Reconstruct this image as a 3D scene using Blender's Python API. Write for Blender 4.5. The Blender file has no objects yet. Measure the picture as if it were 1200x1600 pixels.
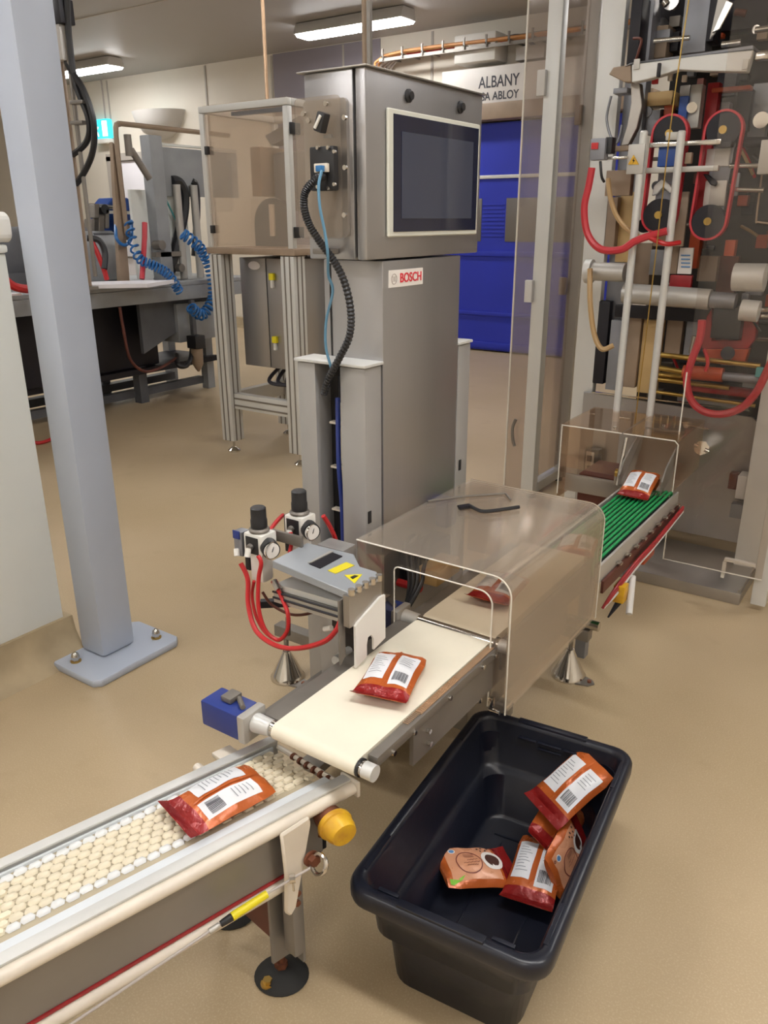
import bpy, bmesh, math, random
from mathutils import Vector, Matrix, Quaternion
C = bpy.context.scene
COL = C.collection
random.seed(7)
PI = math.pi
def rad(d): return d*PI/180

# ---------------------------------------------------------------- camera
F_PX, CAMH = 1243.77, 1.6
RX = Vector((0.8241980, 0.5662895, -0.0037150))
DN = Vector((0.1922300, -0.2859371, -0.9387692))
FW = Vector((-0.5326774, 0.7730176, -0.3445266))
cam = bpy.data.cameras.new('camera')
camo = bpy.data.objects.new('camera', cam); COL.objects.link(camo)
camo.matrix_world = Matrix(((RX.x, -DN.x, -FW.x, 0), (RX.y, -DN.y, -FW.y, 0), (RX.z, -DN.z, -FW.z, CAMH), (0, 0, 0, 1)))
cam.sensor_fit = 'VERTICAL'; cam.sensor_height = 32; cam.lens = F_PX/1600*32
cam.clip_start = .02
C.camera = camo
# ---------------------------------------------------------------- light
w = bpy.data.worlds.new('world'); C.world = w; w.use_nodes = True
w.node_tree.nodes['Background'].inputs[0].default_value = (.8, .85, 1, 1)
w.node_tree.nodes['Background'].inputs[1].default_value = .25
LAMP = 33.0          # strength of the ceiling lamps
C.view_settings.view_transform = 'Standard'; C.view_settings.look = 'None'
C.view_settings.exposure = 0.15; C.view_settings.gamma = 1
C.view_settings.use_curve_mapping = False

# ---------------------------------------------------------------- measuring: where a sight line meets a real plane
def _ray(px, py): return RX*((px-600)/F_PX) + DN*((py-800)/F_PX) + FW
def onx(px, py, X): v = _ray(px, py); return Vector((0, 0, CAMH)) + v*(X/v.x)
def ony(px, py, Y): v = _ray(px, py); return Vector((0, 0, CAMH)) + v*(Y/v.y)
def onz(px, py, Z): v = _ray(px, py); return Vector((0, 0, CAMH)) + v*((Z-CAMH)/v.z)

# ---------------------------------------------------------------- materials
def lin(h):
    h = h.lstrip('#'); c = [int(h[i:i+2], 16)/255 for i in (0, 2, 4)]
    return tuple(x/12.92 if x <= .04045 else ((x+.055)/1.055)**2.4 for x in c) + (1,)
def pm(name, col, rough=.5, metal=0, var=0, scale=8, bump=0, bscale=60, emit=0, stretch=None, coat=0, spec=.5, col2=None):
    m = bpy.data.materials.new(name); m.use_nodes = True
    nt = m.node_tree; b = nt.nodes['Principled BSDF']; L = nt.links
    c = lin(col) if isinstance(col, str) else col
    b.inputs['Base Color'].default_value = c; b.inputs['Roughness'].default_value = rough
    b.inputs['Metallic'].default_value = metal; b.inputs['Coat Weight'].default_value = coat
    b.inputs['Specular IOR Level'].default_value = spec
    if emit: b.inputs['Emission Color'].default_value = c; b.inputs['Emission Strength'].default_value = emit
    if var or bump:
        tc = nt.nodes.new('ShaderNodeTexCoord'); mp = nt.nodes.new('ShaderNodeMapping'); L.new(tc.outputs['Object'], mp.inputs[0])
        if stretch: mp.inputs['Scale'].default_value = stretch
    if var:
        n = nt.nodes.new('ShaderNodeTexNoise'); n.inputs['Scale'].default_value = scale; n.inputs['Detail'].default_value = 6
        L.new(mp.outputs[0], n.inputs[0])
        mx = nt.nodes.new('ShaderNodeMix'); mx.data_type = 'RGBA'
        c2 = lin(col2) if col2 else tuple(x*(1-var) for x in c[:3]) + (1,)
        mx.inputs[6].default_value = c2; mx.inputs[7].default_value = c
        rp = nt.nodes.new('ShaderNodeMapRange'); rp.inputs[1].default_value = .35; rp.inputs[2].default_value = .65
        L.new(n.outputs[0], rp.inputs[0]); L.new(rp.outputs[0], mx.inputs[0]); L.new(mx.outputs[2], b.inputs['Base Color'])
        rr = nt.nodes.new('ShaderNodeMapRange'); rr.inputs[3].default_value = rough*.85; rr.inputs[4].default_value = min(1, rough*1.15)
        L.new(n.outputs[0], rr.inputs[0]); L.new(rr.outputs[0], b.inputs['Roughness'])
    if bump:
        n2 = nt.nodes.new('ShaderNodeTexNoise'); n2.inputs['Scale'].default_value = bscale; n2.inputs['Detail'].default_value = 4
        L.new(mp.outputs[0], n2.inputs[0])
        bp = nt.nodes.new('ShaderNodeBump'); bp.inputs['Strength'].default_value = bump; bp.inputs['Distance'].default_value = .004
        L.new(n2.outputs[0], bp.inputs['Height']); L.new(bp.outputs[0], b.inputs['Normal'])
    return m
def acrylic(name, tint, haze=.12, hazecol='#cfc6ba', gloss=.12, rough=.06):
    m = bpy.data.materials.new(name); m.use_nodes = True; nt = m.node_tree; L = nt.links
    for n in list(nt.nodes):
        if n.type != 'OUTPUT_MATERIAL': nt.nodes.remove(n)
    out = nt.nodes['Material Output']
    tr = nt.nodes.new('ShaderNodeBsdfTransparent'); tr.inputs[0].default_value = lin(tint)
    df = nt.nodes.new('ShaderNodeBsdfDiffuse'); df.inputs[0].default_value = lin(hazecol)
    gl = nt.nodes.new('ShaderNodeBsdfGlossy'); gl.inputs[0].default_value = (1, 1, 1, 1); gl.inputs['Roughness'].default_value = rough
    m1 = nt.nodes.new('ShaderNodeMixShader'); m2 = nt.nodes.new('ShaderNodeMixShader')
    tc = nt.nodes.new('ShaderNodeTexCoord'); ns = nt.nodes.new('ShaderNodeTexNoise'); ns.inputs['Scale'].default_value = 3; ns.inputs['Detail'].default_value = 8
    L.new(tc.outputs['Object'], ns.inputs[0])
    mr = nt.nodes.new('ShaderNodeMapRange'); mr.inputs[3].default_value = haze*.6; mr.inputs[4].default_value = haze*1.4
    L.new(ns.outputs[0], mr.inputs[0]); L.new(mr.outputs[0], m1.inputs[0])
    L.new(tr.outputs[0], m1.inputs[1]); L.new(df.outputs[0], m1.inputs[2])
    lw = nt.nodes.new('ShaderNodeLayerWeight'); lw.inputs[0].default_value = .35
    ma = nt.nodes.new('ShaderNodeMath'); ma.operation = 'MULTIPLY_ADD'; ma.inputs[1].default_value = gloss*3; ma.inputs[2].default_value = gloss*.35
    L.new(lw.outputs['Fresnel'], ma.inputs[0]); L.new(ma.outputs[0], m2.inputs[0])
    L.new(m1.outputs[0], m2.inputs[1]); L.new(gl.outputs[0], m2.inputs[2]); L.new(m2.outputs[0], out.inputs[0])
    return m

M = {}
M['steel'] = pm('brushed_steel', '#b5b4b6', .34, .9, .12, 3, .10, 90, stretch=(1, 1, .06))
M['steel_h'] = pm('brushed_steel_flat', '#b0aba5', .36, .85, .10, 6, .06, 60)
M['chrome'] = pm('polished_steel', '#d0ccc6', .16, 1)
M['dullsteel'] = pm('dull_steel', '#8b857e', .5, .6, .15, 9)
M['alu'] = pm('anodised_aluminium', '#bdbab4', .42, .45, .06, 4)
M['alu_white'] = pm('pale_aluminium', '#d3d3d0', .42, .25, .04, 4)
M['greypaint'] = pm('grey_blue_paint', '#b2bac9', .38, 0, .05, 3, .03, 30, spec=.6)
M['pushgrey'] = pm('pusher_grey', '#a0a5ab', .4, .2, .04, 6)
M['postgrey'] = pm('grey_channel_paint', '#a5a3a1', .45, .3, .05, 5)
M['dark'] = pm('black_interior', '#1d1b1c', .7)
M['black'] = pm('black_plastic', '#232326', .42, 0, .1, 20)
M['tote'] = pm('navy_black_polypropylene', '#191c28', .33, 0, .18, 14, .10, 45, spec=.55)
M['rubber'] = pm('black_rubber', '#222222', .7, 0, .2, 30)
M['white'] = pm('white_plastic', '#e4e2dc', .4, 0, .04, 12)
M['cream'] = pm('cream_plastic', '#ddd3c4', .42, 0, .08, 14)
M['belt'] = pm('cream_belt', '#e9e2cf', .55, 0, .05, 9, .05, 80)
M['link'] = pm('cream_belt_link', '#e6dbc2', .5, 0, .10, 15)
M['linkgap'] = pm('belt_link_gap', '#b0a48c', .6)
M['link_edge'] = pm('white_belt_link', '#e3e4e4', .45, 0, .06, 15)
M['wear'] = pm('pale_wear_strip', '#d5dade', .35, 0, .04, 12)
M['red'] = pm('red_hose', '#c1272b', .38, 0, .05, 20)
M['pinkred'] = pm('translucent_red_hose', '#bd333d', .35)
M['blue'] = pm('motor_blue', '#2a3c86', .35, 0, .06, 20)
M['bluehose'] = pm('blue_hose', '#2f6fa8', .4)
M['netblue'] = pm('pale_blue_cable', '#5f8fae', .4)
M['coil'] = pm('blue_coil_hose', '#2467a8', .35)
M['teal'] = pm('teal_line', '#4c9a9c', .5)
M['green'] = pm('green_cord', '#1f9a56', .42, 0, .12, 40)
M['yellow'] = pm('yellow_plastic', '#e2b521', .42, 0, .18, 22, col2='#c4912a')
M['yel2'] = pm('yellow_sleeve', '#e8d81f', .45)
M['rust'] = pm('rusty_steel', '#8a5640', .6, .5, .4, 30, .2, 80)
M['rustplate'] = pm('red_brown_plate', '#6f4238', .5, .4, .25, 12)
M['sideplate'] = pm('conveyor_side_steel', '#94908d', .42, .6, .1, 6)
M['copper'] = pm('warm_steel_strip', '#c9a98a', .35, .6, .12, 30)
M['brass'] = pm('brass', '#b99a55', .3, .9)
M['wall'] = pm('cream_wall_panel', '#e3dccf', .55, 0, .04, 1.2)
M['wallgrey'] = pm('grey_wall_panel', '#b5aea6', .55, 0, .04, 1.2)
M['violetpanel'] = pm('grey_violet_wall_panel', '#8d8790', .5, 0, .04, 1.2)
M['ceil'] = pm('ceiling_panel', '#b3b0ae', .5, 0, .05, .8)
M['whitepanel'] = pm('white_partition', '#dfe1dd', .4, 0, .03, 4)
M['curb'] = pm('tan_curb', '#b3a080', .6, 0, .25, 6)
M['bluedoor'] = pm('blue_curtain', '#2434b4', .5, 0, .08, 2)
M['doorwindow'] = pm('door_window', '#6e6964', .25)
M['signplate'] = pm('sign_plate', '#dad5d0', .4)
M['text'] = pm('dark_lettering', '#3a3a44', .5)
M['redtext'] = pm('red_lettering', '#d6273a', .5)
M['greytext'] = pm('grey_lettering', '#b3aaa5', .5)
M['labelwhite'] = pm('label_white', '#e6e1dc', .4)
M['bezel'] = pm('light_bezel', '#cfcfc4', .4)
M['glass'] = pm('dark_screen_border', '#1a1e35', .12, 0, coat=.3)
M['screen'] = pm('dark_screen', '#3a4053', .22, 0, coat=.4)
M['bag'] = pm('orange_foil', '#c2622c', .27, .15, .12, 9, .5, 40)
M['bagred'] = pm('dark_red_foil', '#94201f', .26, .15, .15, 12, .9, 60)
M['bagpeach'] = pm('peach_print', '#d99b78', .28, .05, .06, 9, .3, 40)
M['baglabel'] = pm('white_print', '#dfe0e4', .3, 0, 0, 9, .25, 40)
M['bagline'] = pm('grey_print', '#8d9098', .4)
M['bagbrown'] = pm('coffee_brown_print', '#46251a', .3)
M['baggreen'] = pm('lime_print', '#7fc138', .35)
M['bagblue'] = pm('blue_print', '#5d8fc4', .35)
M['bagdark'] = pm('maroon_print', '#7c3d35', .35)
M['orange'] = pm('orange_machine_paint', '#b9512e', .4, 0, .2, 12)
M['redmach'] = pm('red_machine_paint', '#a3262b', .4, 0, .15, 12)
M['machgrey'] = pm('machine_grey', '#8d8f96', .4, .4, .12, 6)
M['machdark'] = pm('machine_dark', '#201e26', .5, .2, .2, 6)
M['machback'] = pm('machine_back_brown', '#2a2422', .6, .2, .35, 3)
M['beige'] = pm('beige_machine', '#a08c78', .5, .1, .15, 6)
M['tan'] = pm('tan_block', '#c7a873', .5)
M['blueclamp'] = pm('blue_machine_paint', '#294f9c', .4, 0, .15, 8)
M['graymach'] = pm('grey_machine_paint', '#9a9da0', .5, .1, .15, 5)
M['graydark'] = pm('dark_grey_machine', '#63656a', .55, .1, .2, 6)  # one even darker grey for legs, drum and brackets
M['paper'] = pm('paper', '#eceaf0', .6)
M['lampbody'] = pm('lamp_body', '#c9c6c2', .5)
M['emit'] = pm('lamp_light', '#ffffff', .5, emit=1)
M['exitglow'] = pm('exit_sign_cyan', '#38c8dc', .4, emit=1.2)
M['exitwhite'] = pm('exit_sign_white', '#eaffff', .4, emit=1.6)
M['exitdark'] = pm('exit_sign_figure', '#0f7a92', .4, emit=.4)
M['hasp'] = pm('yellow_warning', '#e0cf2c', .4)
M['tanhose'] = pm('tan_hose', '#b39468', .45)
M['tray'] = pm('galvanised_tray', '#8f8a84', .45, .6)
M['cableo'] = pm('orange_cable', '#d99a60', .5)
M['wood'] = pm('brown_box', '#b98f5e', .6)
M['acr'] = acrylic('cover_acrylic', '#eee4d8', .22, '#cdc3b6', .17, .10)  # pale diffuse haze also stands in for warm ceiling reflections
M['acr_clear'] = acrylic('guard_acrylic', '#f4f0ec', .05, '#cbc6c0', .07, .04)
M['acr_guard'] = acrylic('machine_guard_acrylic', '#f8f5f2', .015, '#cbc6c0', .05, .03)
M['acr_panel'] = acrylic('guard_panel_acrylic', '#ece6e2', .13, '#c9c2bc', .10, .05)
M['acr_tan'] = acrylic('warm_acrylic', '#fbf6f1', .06, '#c4b2a2', .10, .06)
M['acr_hood'] = acrylic('hood_acrylic', '#f8efe6', .04, '#c9b29a', .10, .05)
M['acr_edge'] = pm('acrylic_edge', '#d9d3c8', .25)
b_ = M['emit'].node_tree.nodes['Principled BSDF']; b_.inputs['Emission Strength'].default_value = LAMP
b_.inputs['Emission Color'].default_value = (1, .985, .965, 1)

def floor_mat():
    m = bpy.data.materials.new('epoxy_floor'); m.use_nodes = True; nt = m.node_tree; L = nt.links; b = nt.nodes['Principled BSDF']
    tc = nt.nodes.new('ShaderNodeTexCoord')
    n1 = nt.nodes.new('ShaderNodeTexNoise'); n1.inputs['Scale'].default_value = .9; n1.inputs['Detail'].default_value = 5
    n2 = nt.nodes.new('ShaderNodeTexNoise'); n2.inputs['Scale'].default_value = 220; n2.inputs['Detail'].default_value = 2
    n3 = nt.nodes.new('ShaderNodeTexNoise'); n3.inputs['Scale'].default_value = 6; n3.inputs['Detail'].default_value = 8
    for n in (n1, n2, n3): L.new(tc.outputs['Object'], n.inputs[0])
    def mix(a, c, fac, lo, hi):
        r = nt.nodes.new('ShaderNodeMapRange'); r.inputs[1].default_value = lo; r.inputs[2].default_value = hi; L.new(fac, r.inputs[0])
        x = nt.nodes.new('ShaderNodeMix'); x.data_type = 'RGBA'; L.new(r.outputs[0], x.inputs[0])
        if hasattr(a, 'links'): L.new(a, x.inputs[6])
        else: x.inputs[6].default_value = a
        x.inputs[7].default_value = c; return x.outputs[2]
    c = mix(lin('#b9a485'), lin('#ad9877'), n1.outputs[0], .35, .65)
    c = mix(c, lin('#c0ad8d'), n2.outputs[0], .5, .8)
    c = mix(c, lin('#a59070'), n3.outputs[0], .6, 1.0)
    L.new(c, b.inputs['Base Color']); b.inputs['Roughness'].default_value = .42
    bp = nt.nodes.new('ShaderNodeBump'); bp.inputs['Strength'].default_value = .05; bp.inputs['Distance'].default_value = .003
    L.new(n2.outputs[0], bp.inputs['Height']); L.new(bp.outputs[0], b.inputs['Normal'])
    return m
M['floor'] = floor_mat()

# ---------------------------------------------------------------- mesh building
class B:
    def __init__(s): s.bm = bmesh.new(); s.mi = 0
    def _new(s, faces, mi):
        for f in faces: f.material_index = s.mi if mi is None else mi
    def box(s, a, b, bev=0, mi=None, R=None, c=None):
        a, b = Vector(a), Vector(b)
        lo = Vector([min(a[i], b[i]) for i in range(3)]); hi = Vector([max(a[i], b[i]) for i in range(3)])
        r = bmesh.ops.create_cube(s.bm, size=1)
        vs = r['verts']; mid = (lo+hi)/2
        for v in vs: v.co = Vector([v.co[i]*(hi[i]-lo[i]) for i in range(3)]) + mid
        if R:
            p = Vector(c) if c is not None else mid
            for v in vs: v.co = R @ (v.co-p) + p
        fs = list({f for v in vs for f in v.link_faces}); s._new(fs, mi)
        if bev:
            es = list({e for v in vs for e in v.link_edges})
            bmesh.ops.bevel(s.bm, geom=es, offset=min(bev, min((hi-lo))*.45), segments=2, profile=.6, affect='EDGES')
        return s
    def prism(s, poly, axis, a, b, mi=None, bev=0):   # poly: 2-D outline in the two other axes
        def P(u, v, t):
            return {'x': Vector((t, u, v)), 'y': Vector((u, t, v)), 'z': Vector((u, v, t))}[axis]
        A = [s.bm.verts.new(P(u, v, a)) for u, v in poly]; Bv = [s.bm.verts.new(P(u, v, b)) for u, v in poly]
        fs = [s.bm.faces.new(A[::-1]), s.bm.faces.new(Bv)]; n = len(poly)
        for i in range(n): fs.append(s.bm.faces.new((A[i], A[(i+1) % n], Bv[(i+1) % n], Bv[i])))
        s._new(fs, mi); bmesh.ops.recalc_face_normals(s.bm, faces=fs)
        if bev:
            es = list({e for v in A+Bv for e in v.link_edges}); bmesh.ops.bevel(s.bm, geom=es, offset=bev, segments=1, affect='EDGES')
        return s
    def cyl(s, p0, p1, r0, r1=None, n=20, mi=None, cap=True):
        p0, p1 = Vector(p0), Vector(p1); r1 = r0 if r1 is None else r1
        d = (p1-p0).normalized(); q = Vector((0, 0, 1)).rotation_difference(d)
        rings = []
        for p, r in ((p0, r0), (p1, r1)):
            rings.append([s.bm.verts.new(p + q @ Vector((math.cos(2*PI*i/n)*r, math.sin(2*PI*i/n)*r, 0))) for i in range(n)])
        fs = [s.bm.faces.new((rings[0][i], rings[0][(i+1) % n], rings[1][(i+1) % n], rings[1][i])) for i in range(n)]
        if cap: fs += [s.bm.faces.new(rings[0][::-1]), s.bm.faces.new(rings[1])]
        s._new(fs, mi); return s
    def tube(s, pts, r, n=8, closed=False, mi=None, rib=0):
        pts = [Vector(p) for p in pts]; m = len(pts); rings = []; up = None
        for i, p in enumerate(pts):
            a = pts[(i-1) % m] if (closed or i) else p; c = pts[(i+1) % m] if (closed or i < m-1) else p
            t = (c-a).normalized()
            if up is None: up = t.orthogonal().normalized()
            up = (up - t*up.dot(t)).normalized(); sd = t.cross(up)
            rr = r*(1+(rib if i % 2 else 0))
            rings.append([s.bm.verts.new(p + (up*math.cos(2*PI*k/n) + sd*math.sin(2*PI*k/n))*rr) for k in range(n)])
        fs = []
        for i in range(m if closed else m-1):
            A, Bq = rings[i], rings[(i+1) % m]
            for k in range(n): fs.append(s.bm.faces.new((A[k], A[(k+1) % n], Bq[(k+1) % n], Bq[k])))
        if not closed: fs += [s.bm.faces.new(rings[0][::-1]), s.bm.faces.new(rings[-1])]
        s._new(fs, mi); return s
    def lathe(s, prof, c, n=24, mi=None, axis=(0, 0, 1)):  # prof: (radius, height) pairs
        c = Vector(c); q = Vector((0, 0, 1)).rotation_difference(Vector(axis).normalized()); rings = []
        for r, z in prof: rings.append([s.bm.verts.new(c + q @ Vector((math.cos(2*PI*i/n)*r, math.sin(2*PI*i/n)*r, z))) for i in range(n)])
        fs = []
        for A, Bq in zip(rings, rings[1:]):
            for i in range(n): fs.append(s.bm.faces.new((A[i], A[(i+1) % n], Bq[(i+1) % n], Bq[i])))
        fs += [s.bm.faces.new(rings[0][::-1]), s.bm.faces.new(rings[-1])]
        s._new(fs, mi); return s
    def poly(s, pts, mi=None, thick=None):
        vs = [s.bm.verts.new(Vector(p)) for p in pts]; f = s.bm.faces.new(vs); s._new([f], mi)
        if thick:
            n = f.normal if f.normal.length else Vector((0, 0, 1)); f.normal_update(); n = f.normal.copy()
            back = [s.bm.verts.new(v.co - n*thick) for v in vs]; m = len(vs)
            fs = [s.bm.faces.new(back[::-1])] + [s.bm.faces.new((vs[(i+1) % m], vs[i], back[i], back[(i+1) % m])) for i in range(m)]
            s._new(fs, mi)
        return s

def smooth(pts, n=8, closed=False):
    pts = [Vector(p) for p in pts]; out = []; m = len(pts)
    rng = range(m if closed else m-1)
    for i in rng:
        if closed: p0, p1, p2, p3 = (pts[(i+k) % m] for k in (-1, 0, 1, 2))
        else: p0, p1, p2, p3 = pts[max(i-1, 0)], pts[i], pts[i+1], pts[min(i+2, m-1)]
        for k in range(n):
            t = k/n; out.append(.5*((2*p1) + (p2-p0)*t + (2*p0-5*p1+4*p2-p3)*t*t + (3*p1-p0-3*p2+p3)*t**3))
    if not closed: out.append(pts[-1])
    return out
def helix(path, R, turns, per=10):
    path = smooth(path, 10); m = len(path); out = []; N = turns*per; up = None
    for j in range(N+1):
        f = j/N*(m-1); i = min(int(f), m-2); p = path[i].lerp(path[i+1], f-i); t = (path[i+1]-path[i]).normalized()
        if up is None: up = t.orthogonal().normalized()
        up = (up-t*up.dot(t)).normalized(); a = 2*PI*j/per
        out.append(p + (up*math.cos(a) + t.cross(up)*math.sin(a))*R)
    return out
def arc(cx, cy, r, a0, a1, n=6): return [(cx+r*math.cos(rad(a0+(a1-a0)*i/n)), cy+r*math.sin(rad(a0+(a1-a0)*i/n))) for i in range(n+1)]
def rrect(x0, x1, y0, y1, r, n=4):
    return arc(x1-r, y1-r, r, 0, 90, n)+arc(x0+r, y1-r, r, 90, 180, n)+arc(x0+r, y0+r, r, 180, 270, n)+arc(x1-r, y0+r, r, 270, 360, n)

W = {}
def tag(o, label=None, cat=None, group=None, kind=None):
    if label: o['label'] = label
    if cat: o['category'] = cat
    if group: o['group'] = group
    if kind: o['kind'] = kind
    return o
def thing(name, label, cat, loc=(0, 0, 0), rot=(0, 0, 0), group=None, kind=None):
    o = bpy.data.objects.new(name, None); COL.objects.link(o); o.empty_display_size = .05
    o.location = loc; o.rotation_euler = rot
    W[o] = Matrix.Translation(Vector(loc)) @ __import__('mathutils').Euler(rot).to_matrix().to_4x4()
    return tag(o, label, cat, group, kind)
def finish(name, b, mat, sharp=35):
    bm = b.bm
    bmesh.ops.remove_doubles(bm, verts=bm.verts, dist=1e-6)
    for f in bm.faces: f.smooth = True
    for e in bm.edges:
        e.smooth = not (len(e.link_faces) != 2 or e.calc_face_angle(0) > rad(sharp))
    me = bpy.data.meshes.new(name); bm.to_mesh(me); bm.free()
    for m in (mat if isinstance(mat, (list, tuple)) else [mat]): me.materials.append(M[m] if isinstance(m, str) else m)
    return me
def part(name, b, mat, parent, label=None, local=False, sharp=35, kind=None):
    if not local:
        inv = W[parent].inverted(); b.bm.transform(inv)
    me = finish(name, b, mat, sharp)
    o = bpy.data.objects.new(name, me); COL.objects.link(o); o.parent = parent; W[o] = W[parent]
    if label: o['label'] = label
    if kind: o['kind'] = kind
    return o
def solo(name, b, mat, label, cat, group=None, kind=None, sharp=35):
    bs = [v.co for v in b.bm.verts]
    c = Vector(((min(v.x for v in bs)+max(v.x for v in bs))/2, (min(v.y for v in bs)+max(v.y for v in bs))/2, min(v.z for v in bs)))
    b.bm.transform(Matrix.Translation(-c)); me = finish(name, b, mat, sharp)
    o = bpy.data.objects.new(name, me); COL.objects.link(o); o.location = c; W[o] = Matrix.Translation(c)
    return tag(o, label, cat, group, kind)
def struct(name, b, mat, label=None):
    o = solo(name, b, mat, label, None, kind='structure'); return o
def dup(root, loc=None, rot=None, label=None, keep=None):
    def rec(o, par):
        c = o.copy(); COL.objects.link(c); c.parent = par
        for ch in [q for q in bpy.data.objects if q.parent == o]: rec(ch, c)
        return c
    r = rec(root, None)
    if loc is not None: r.location = loc
    if rot is not None: r.rotation_euler = rot
    if label: r['label'] = label
    return r
def text(name, s, size, mat, parent, origin, xdir, ydir, label=None, weight=0, width=None):
    cu = bpy.data.curves.new(name, 'FONT'); cu.body = s; cu.size = size; cu.extrude = .0006; cu.offset = weight; cu.align_x = 'CENTER'; cu.align_y = 'CENTER'
    tmp = bpy.data.objects.new(name+'_tmp', cu); COL.objects.link(tmp)
    bpy.context.view_layer.update()
    me = bpy.data.meshes.new_from_object(tmp.evaluated_get(bpy.context.evaluated_depsgraph_get()))
    bpy.data.objects.remove(tmp); bpy.data.curves.remove(cu)
    xd, yd = Vector(xdir).normalized(), Vector(ydir).normalized(); zd = xd.cross(yd)
    sx = 1
    if width:
        xs = [v.co.x for v in me.vertices]; sx = width/(max(xs)-min(xs))
    mt = Matrix(((xd.x*sx, yd.x, zd.x, origin[0]), (xd.y*sx, yd.y, zd.y, origin[1]), (xd.z*sx, yd.z, zd.z, origin[2]), (0, 0, 0, 1)))
    me.transform(W[parent].inverted() @ mt); me.materials.clear(); me.materials.append(M[mat])
    o = bpy.data.objects.new(name, me); COL.objects.link(o); o.parent = parent; W[o] = W[parent]
    if label: o['label'] = label
    return o

# ================================================================ SETTING
XL, XR, YB, YF, HC = -18, 3.2, 9.4, -3.2, 3.75
struct('floor', B().box((XL, YF, -.05), (XR, YB+.2, 0)), 'floor')
struct('ceiling', B().box((XL, YF, HC), (XR, YB+.2, HC+.05)), 'ceil')
for k, y in enumerate((1.2, 3.9, 6.6)):
    struct('trim_%d' % (k+1), B().box((XL+.05, y, HC-.006), (XR-.05, y+.02, HC-.0005)), 'wallgrey', 'ceiling panel joint')
wb = struct('wall_back', B().box((XL, YB, 0), (XR, YB+.1, HC)), 'wall', 'cream insulated panel wall behind the machines')
struct('wall_left', B().box((XL-.1, YF, 0), (XL, YB+.2, HC)), 'wall')
struct('wall_right', B().box((XR, YF, 0), (XR+.1, YB+.2, HC)), 'wall')
struct('wall_front', B().box((XL, YF-.1, 0), (XR, YF, HC)), 'wall')
struct('baseboard_back', B().prism([(YB-.09, 0), (YB-.001, 0), (YB-.001, .16), (YB-.03, .15), (YB-.06, .05)], 'x', XL+.02, -5.6), 'curb')
o = part('grey_violet_panel', B().box((-8.3, YB-.011, .17), (-6.5, YB-.001, HC-.01)), 'violetpanel', wb)  # darker grey-violet panel set on the cream wall
for x in (-13.9, -11.9, -9.65, -8.35, -7.1, -5.75):
    o = part('panel_joint', B().box((x, YB-.012, .17), (x+.03, YB-.001, HC-.02)), 'wallgrey', wb)
# roller door
d1 = thing('door_1', 'blue fabric high-speed roller door with a white bar and a grey window band', None, (-4.4, YB-.12, 0), kind='structure')
b = B().box((-5.55, YB-.10, .02), (-3.15, YB-.08, 2.67)); part('curtain', b, 'bluedoor', d1)
b = B()
for i in range(9): b.box((-4.92, YB-.108, 1.40+i*.045), (-4.62, YB-.1005, 1.415+i*.045), .003)
part('moulded_ribs', b, 'bluedoor', d1)
part('window_band', B().box((-5.35, YB-.106, 1.345), (-4.93, YB-.1005, 1.84), .002), 'doorwindow', d1)
part('window_band', B().box((-4.6, YB-.106, 1.345), (-3.4, YB-.1005, 1.84), .002), 'doorwindow', d1)
for z, m_, t in ((2.06, 'alu_white', .04), (1.17, 'bluedoor', .06), (.45, 'bluedoor', .05), (.04, 'bluedoor', .08)):
    part('reinforcing_bar', B().box((-5.55, YB-.125, z), (-3.15, YB-.1005, z+t), .008), m_, d1)
for x0 in (-5.72, -3.14): part('guide_post', B().box((x0, YB-.18, 0), (x0+.16, YB-.002, 2.68), .01), 'alu', d1)
part('header_box', B().box((-5.8, YB-.30, 2.685), (-2.9, YB-.002, 2.86), .015), 'beige', d1)
part('sign_panel', B().box((-5.45, YB-.24, 2.865), (-3.6, YB-.1, 3.24), .006), 'signplate', d1, 'grey-white sign panel')
text('lettering', 'ALBANY', .17, 'text', d1, (-4.70, YB-.242, 3.075), (1, 0, 0), (0, 0, 1), width=.52, weight=.002)
text('lettering', 'ASSA ABLOY', .12, 'text', d1, (-4.74, YB-.242, 2.93), (1, 0, 0), (0, 0, 1), width=.60, weight=.002)
# grey service door
d2 = thing('door_2', 'pale door in a grey recessed frame on the cream wall', None, (-11.7, YB-.1, 0), kind='structure')
part('door_frame', B().box((-12.0, YB-.1, 0), (-11.88, YB-.002, 2.6)).box((-12.0, YB-.1, 2.53), (-10.7, YB-.002, 2.64)).box((-10.82, YB-.1, 0), (-10.7, YB-.002, 2.53)), 'wallgrey', d2)
part('door_leaf', B().box((-11.87, YB-.06, .02), (-10.83, YB-.003, 2.52), .01), 'paper', d2)
part('door_handle', B().box((-11.75, YB-.1, 1.0), (-11.60, YB-.065, 1.03), .005), 'dullsteel', d2)

# ---------------------------------------------------------------- ceiling lamps
def ceiling_lamp(x, y, label, L=1.5, Wd=.32):
    t = thing('ceiling_lamp', label, 'ceiling light', (x, y, HC-.12), group='ceiling fluorescent lamps')
    h = .115
    b = B().prism([(-Wd/2, 0), (Wd/2, 0), (Wd/2-.05, h), (-Wd/2+.05, h)], 'x', -L/2, L/2, bev=.006)
    part('housing', b, 'lampbody', t, local=True)
    for s in (-1, 1):
        x0 = s*L/4; b = B().prism([(-Wd/2+.02, -.002), (-Wd/2+.05, -.028), (Wd/2-.05, -.028), (Wd/2-.02, -.002)], 'x', x0-L/4+.02, x0+L/4-.015)
        part('diffuser', b, 'emit', t, local=True)
    return t
ceiling_lamp(-6.12, 8.30, 'long lit ceiling lamp above the blue door and control cabinet')
ceiling_lamp(-10.95, 8.25, 'lit ceiling lamp at the far left above the exit sign')
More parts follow.
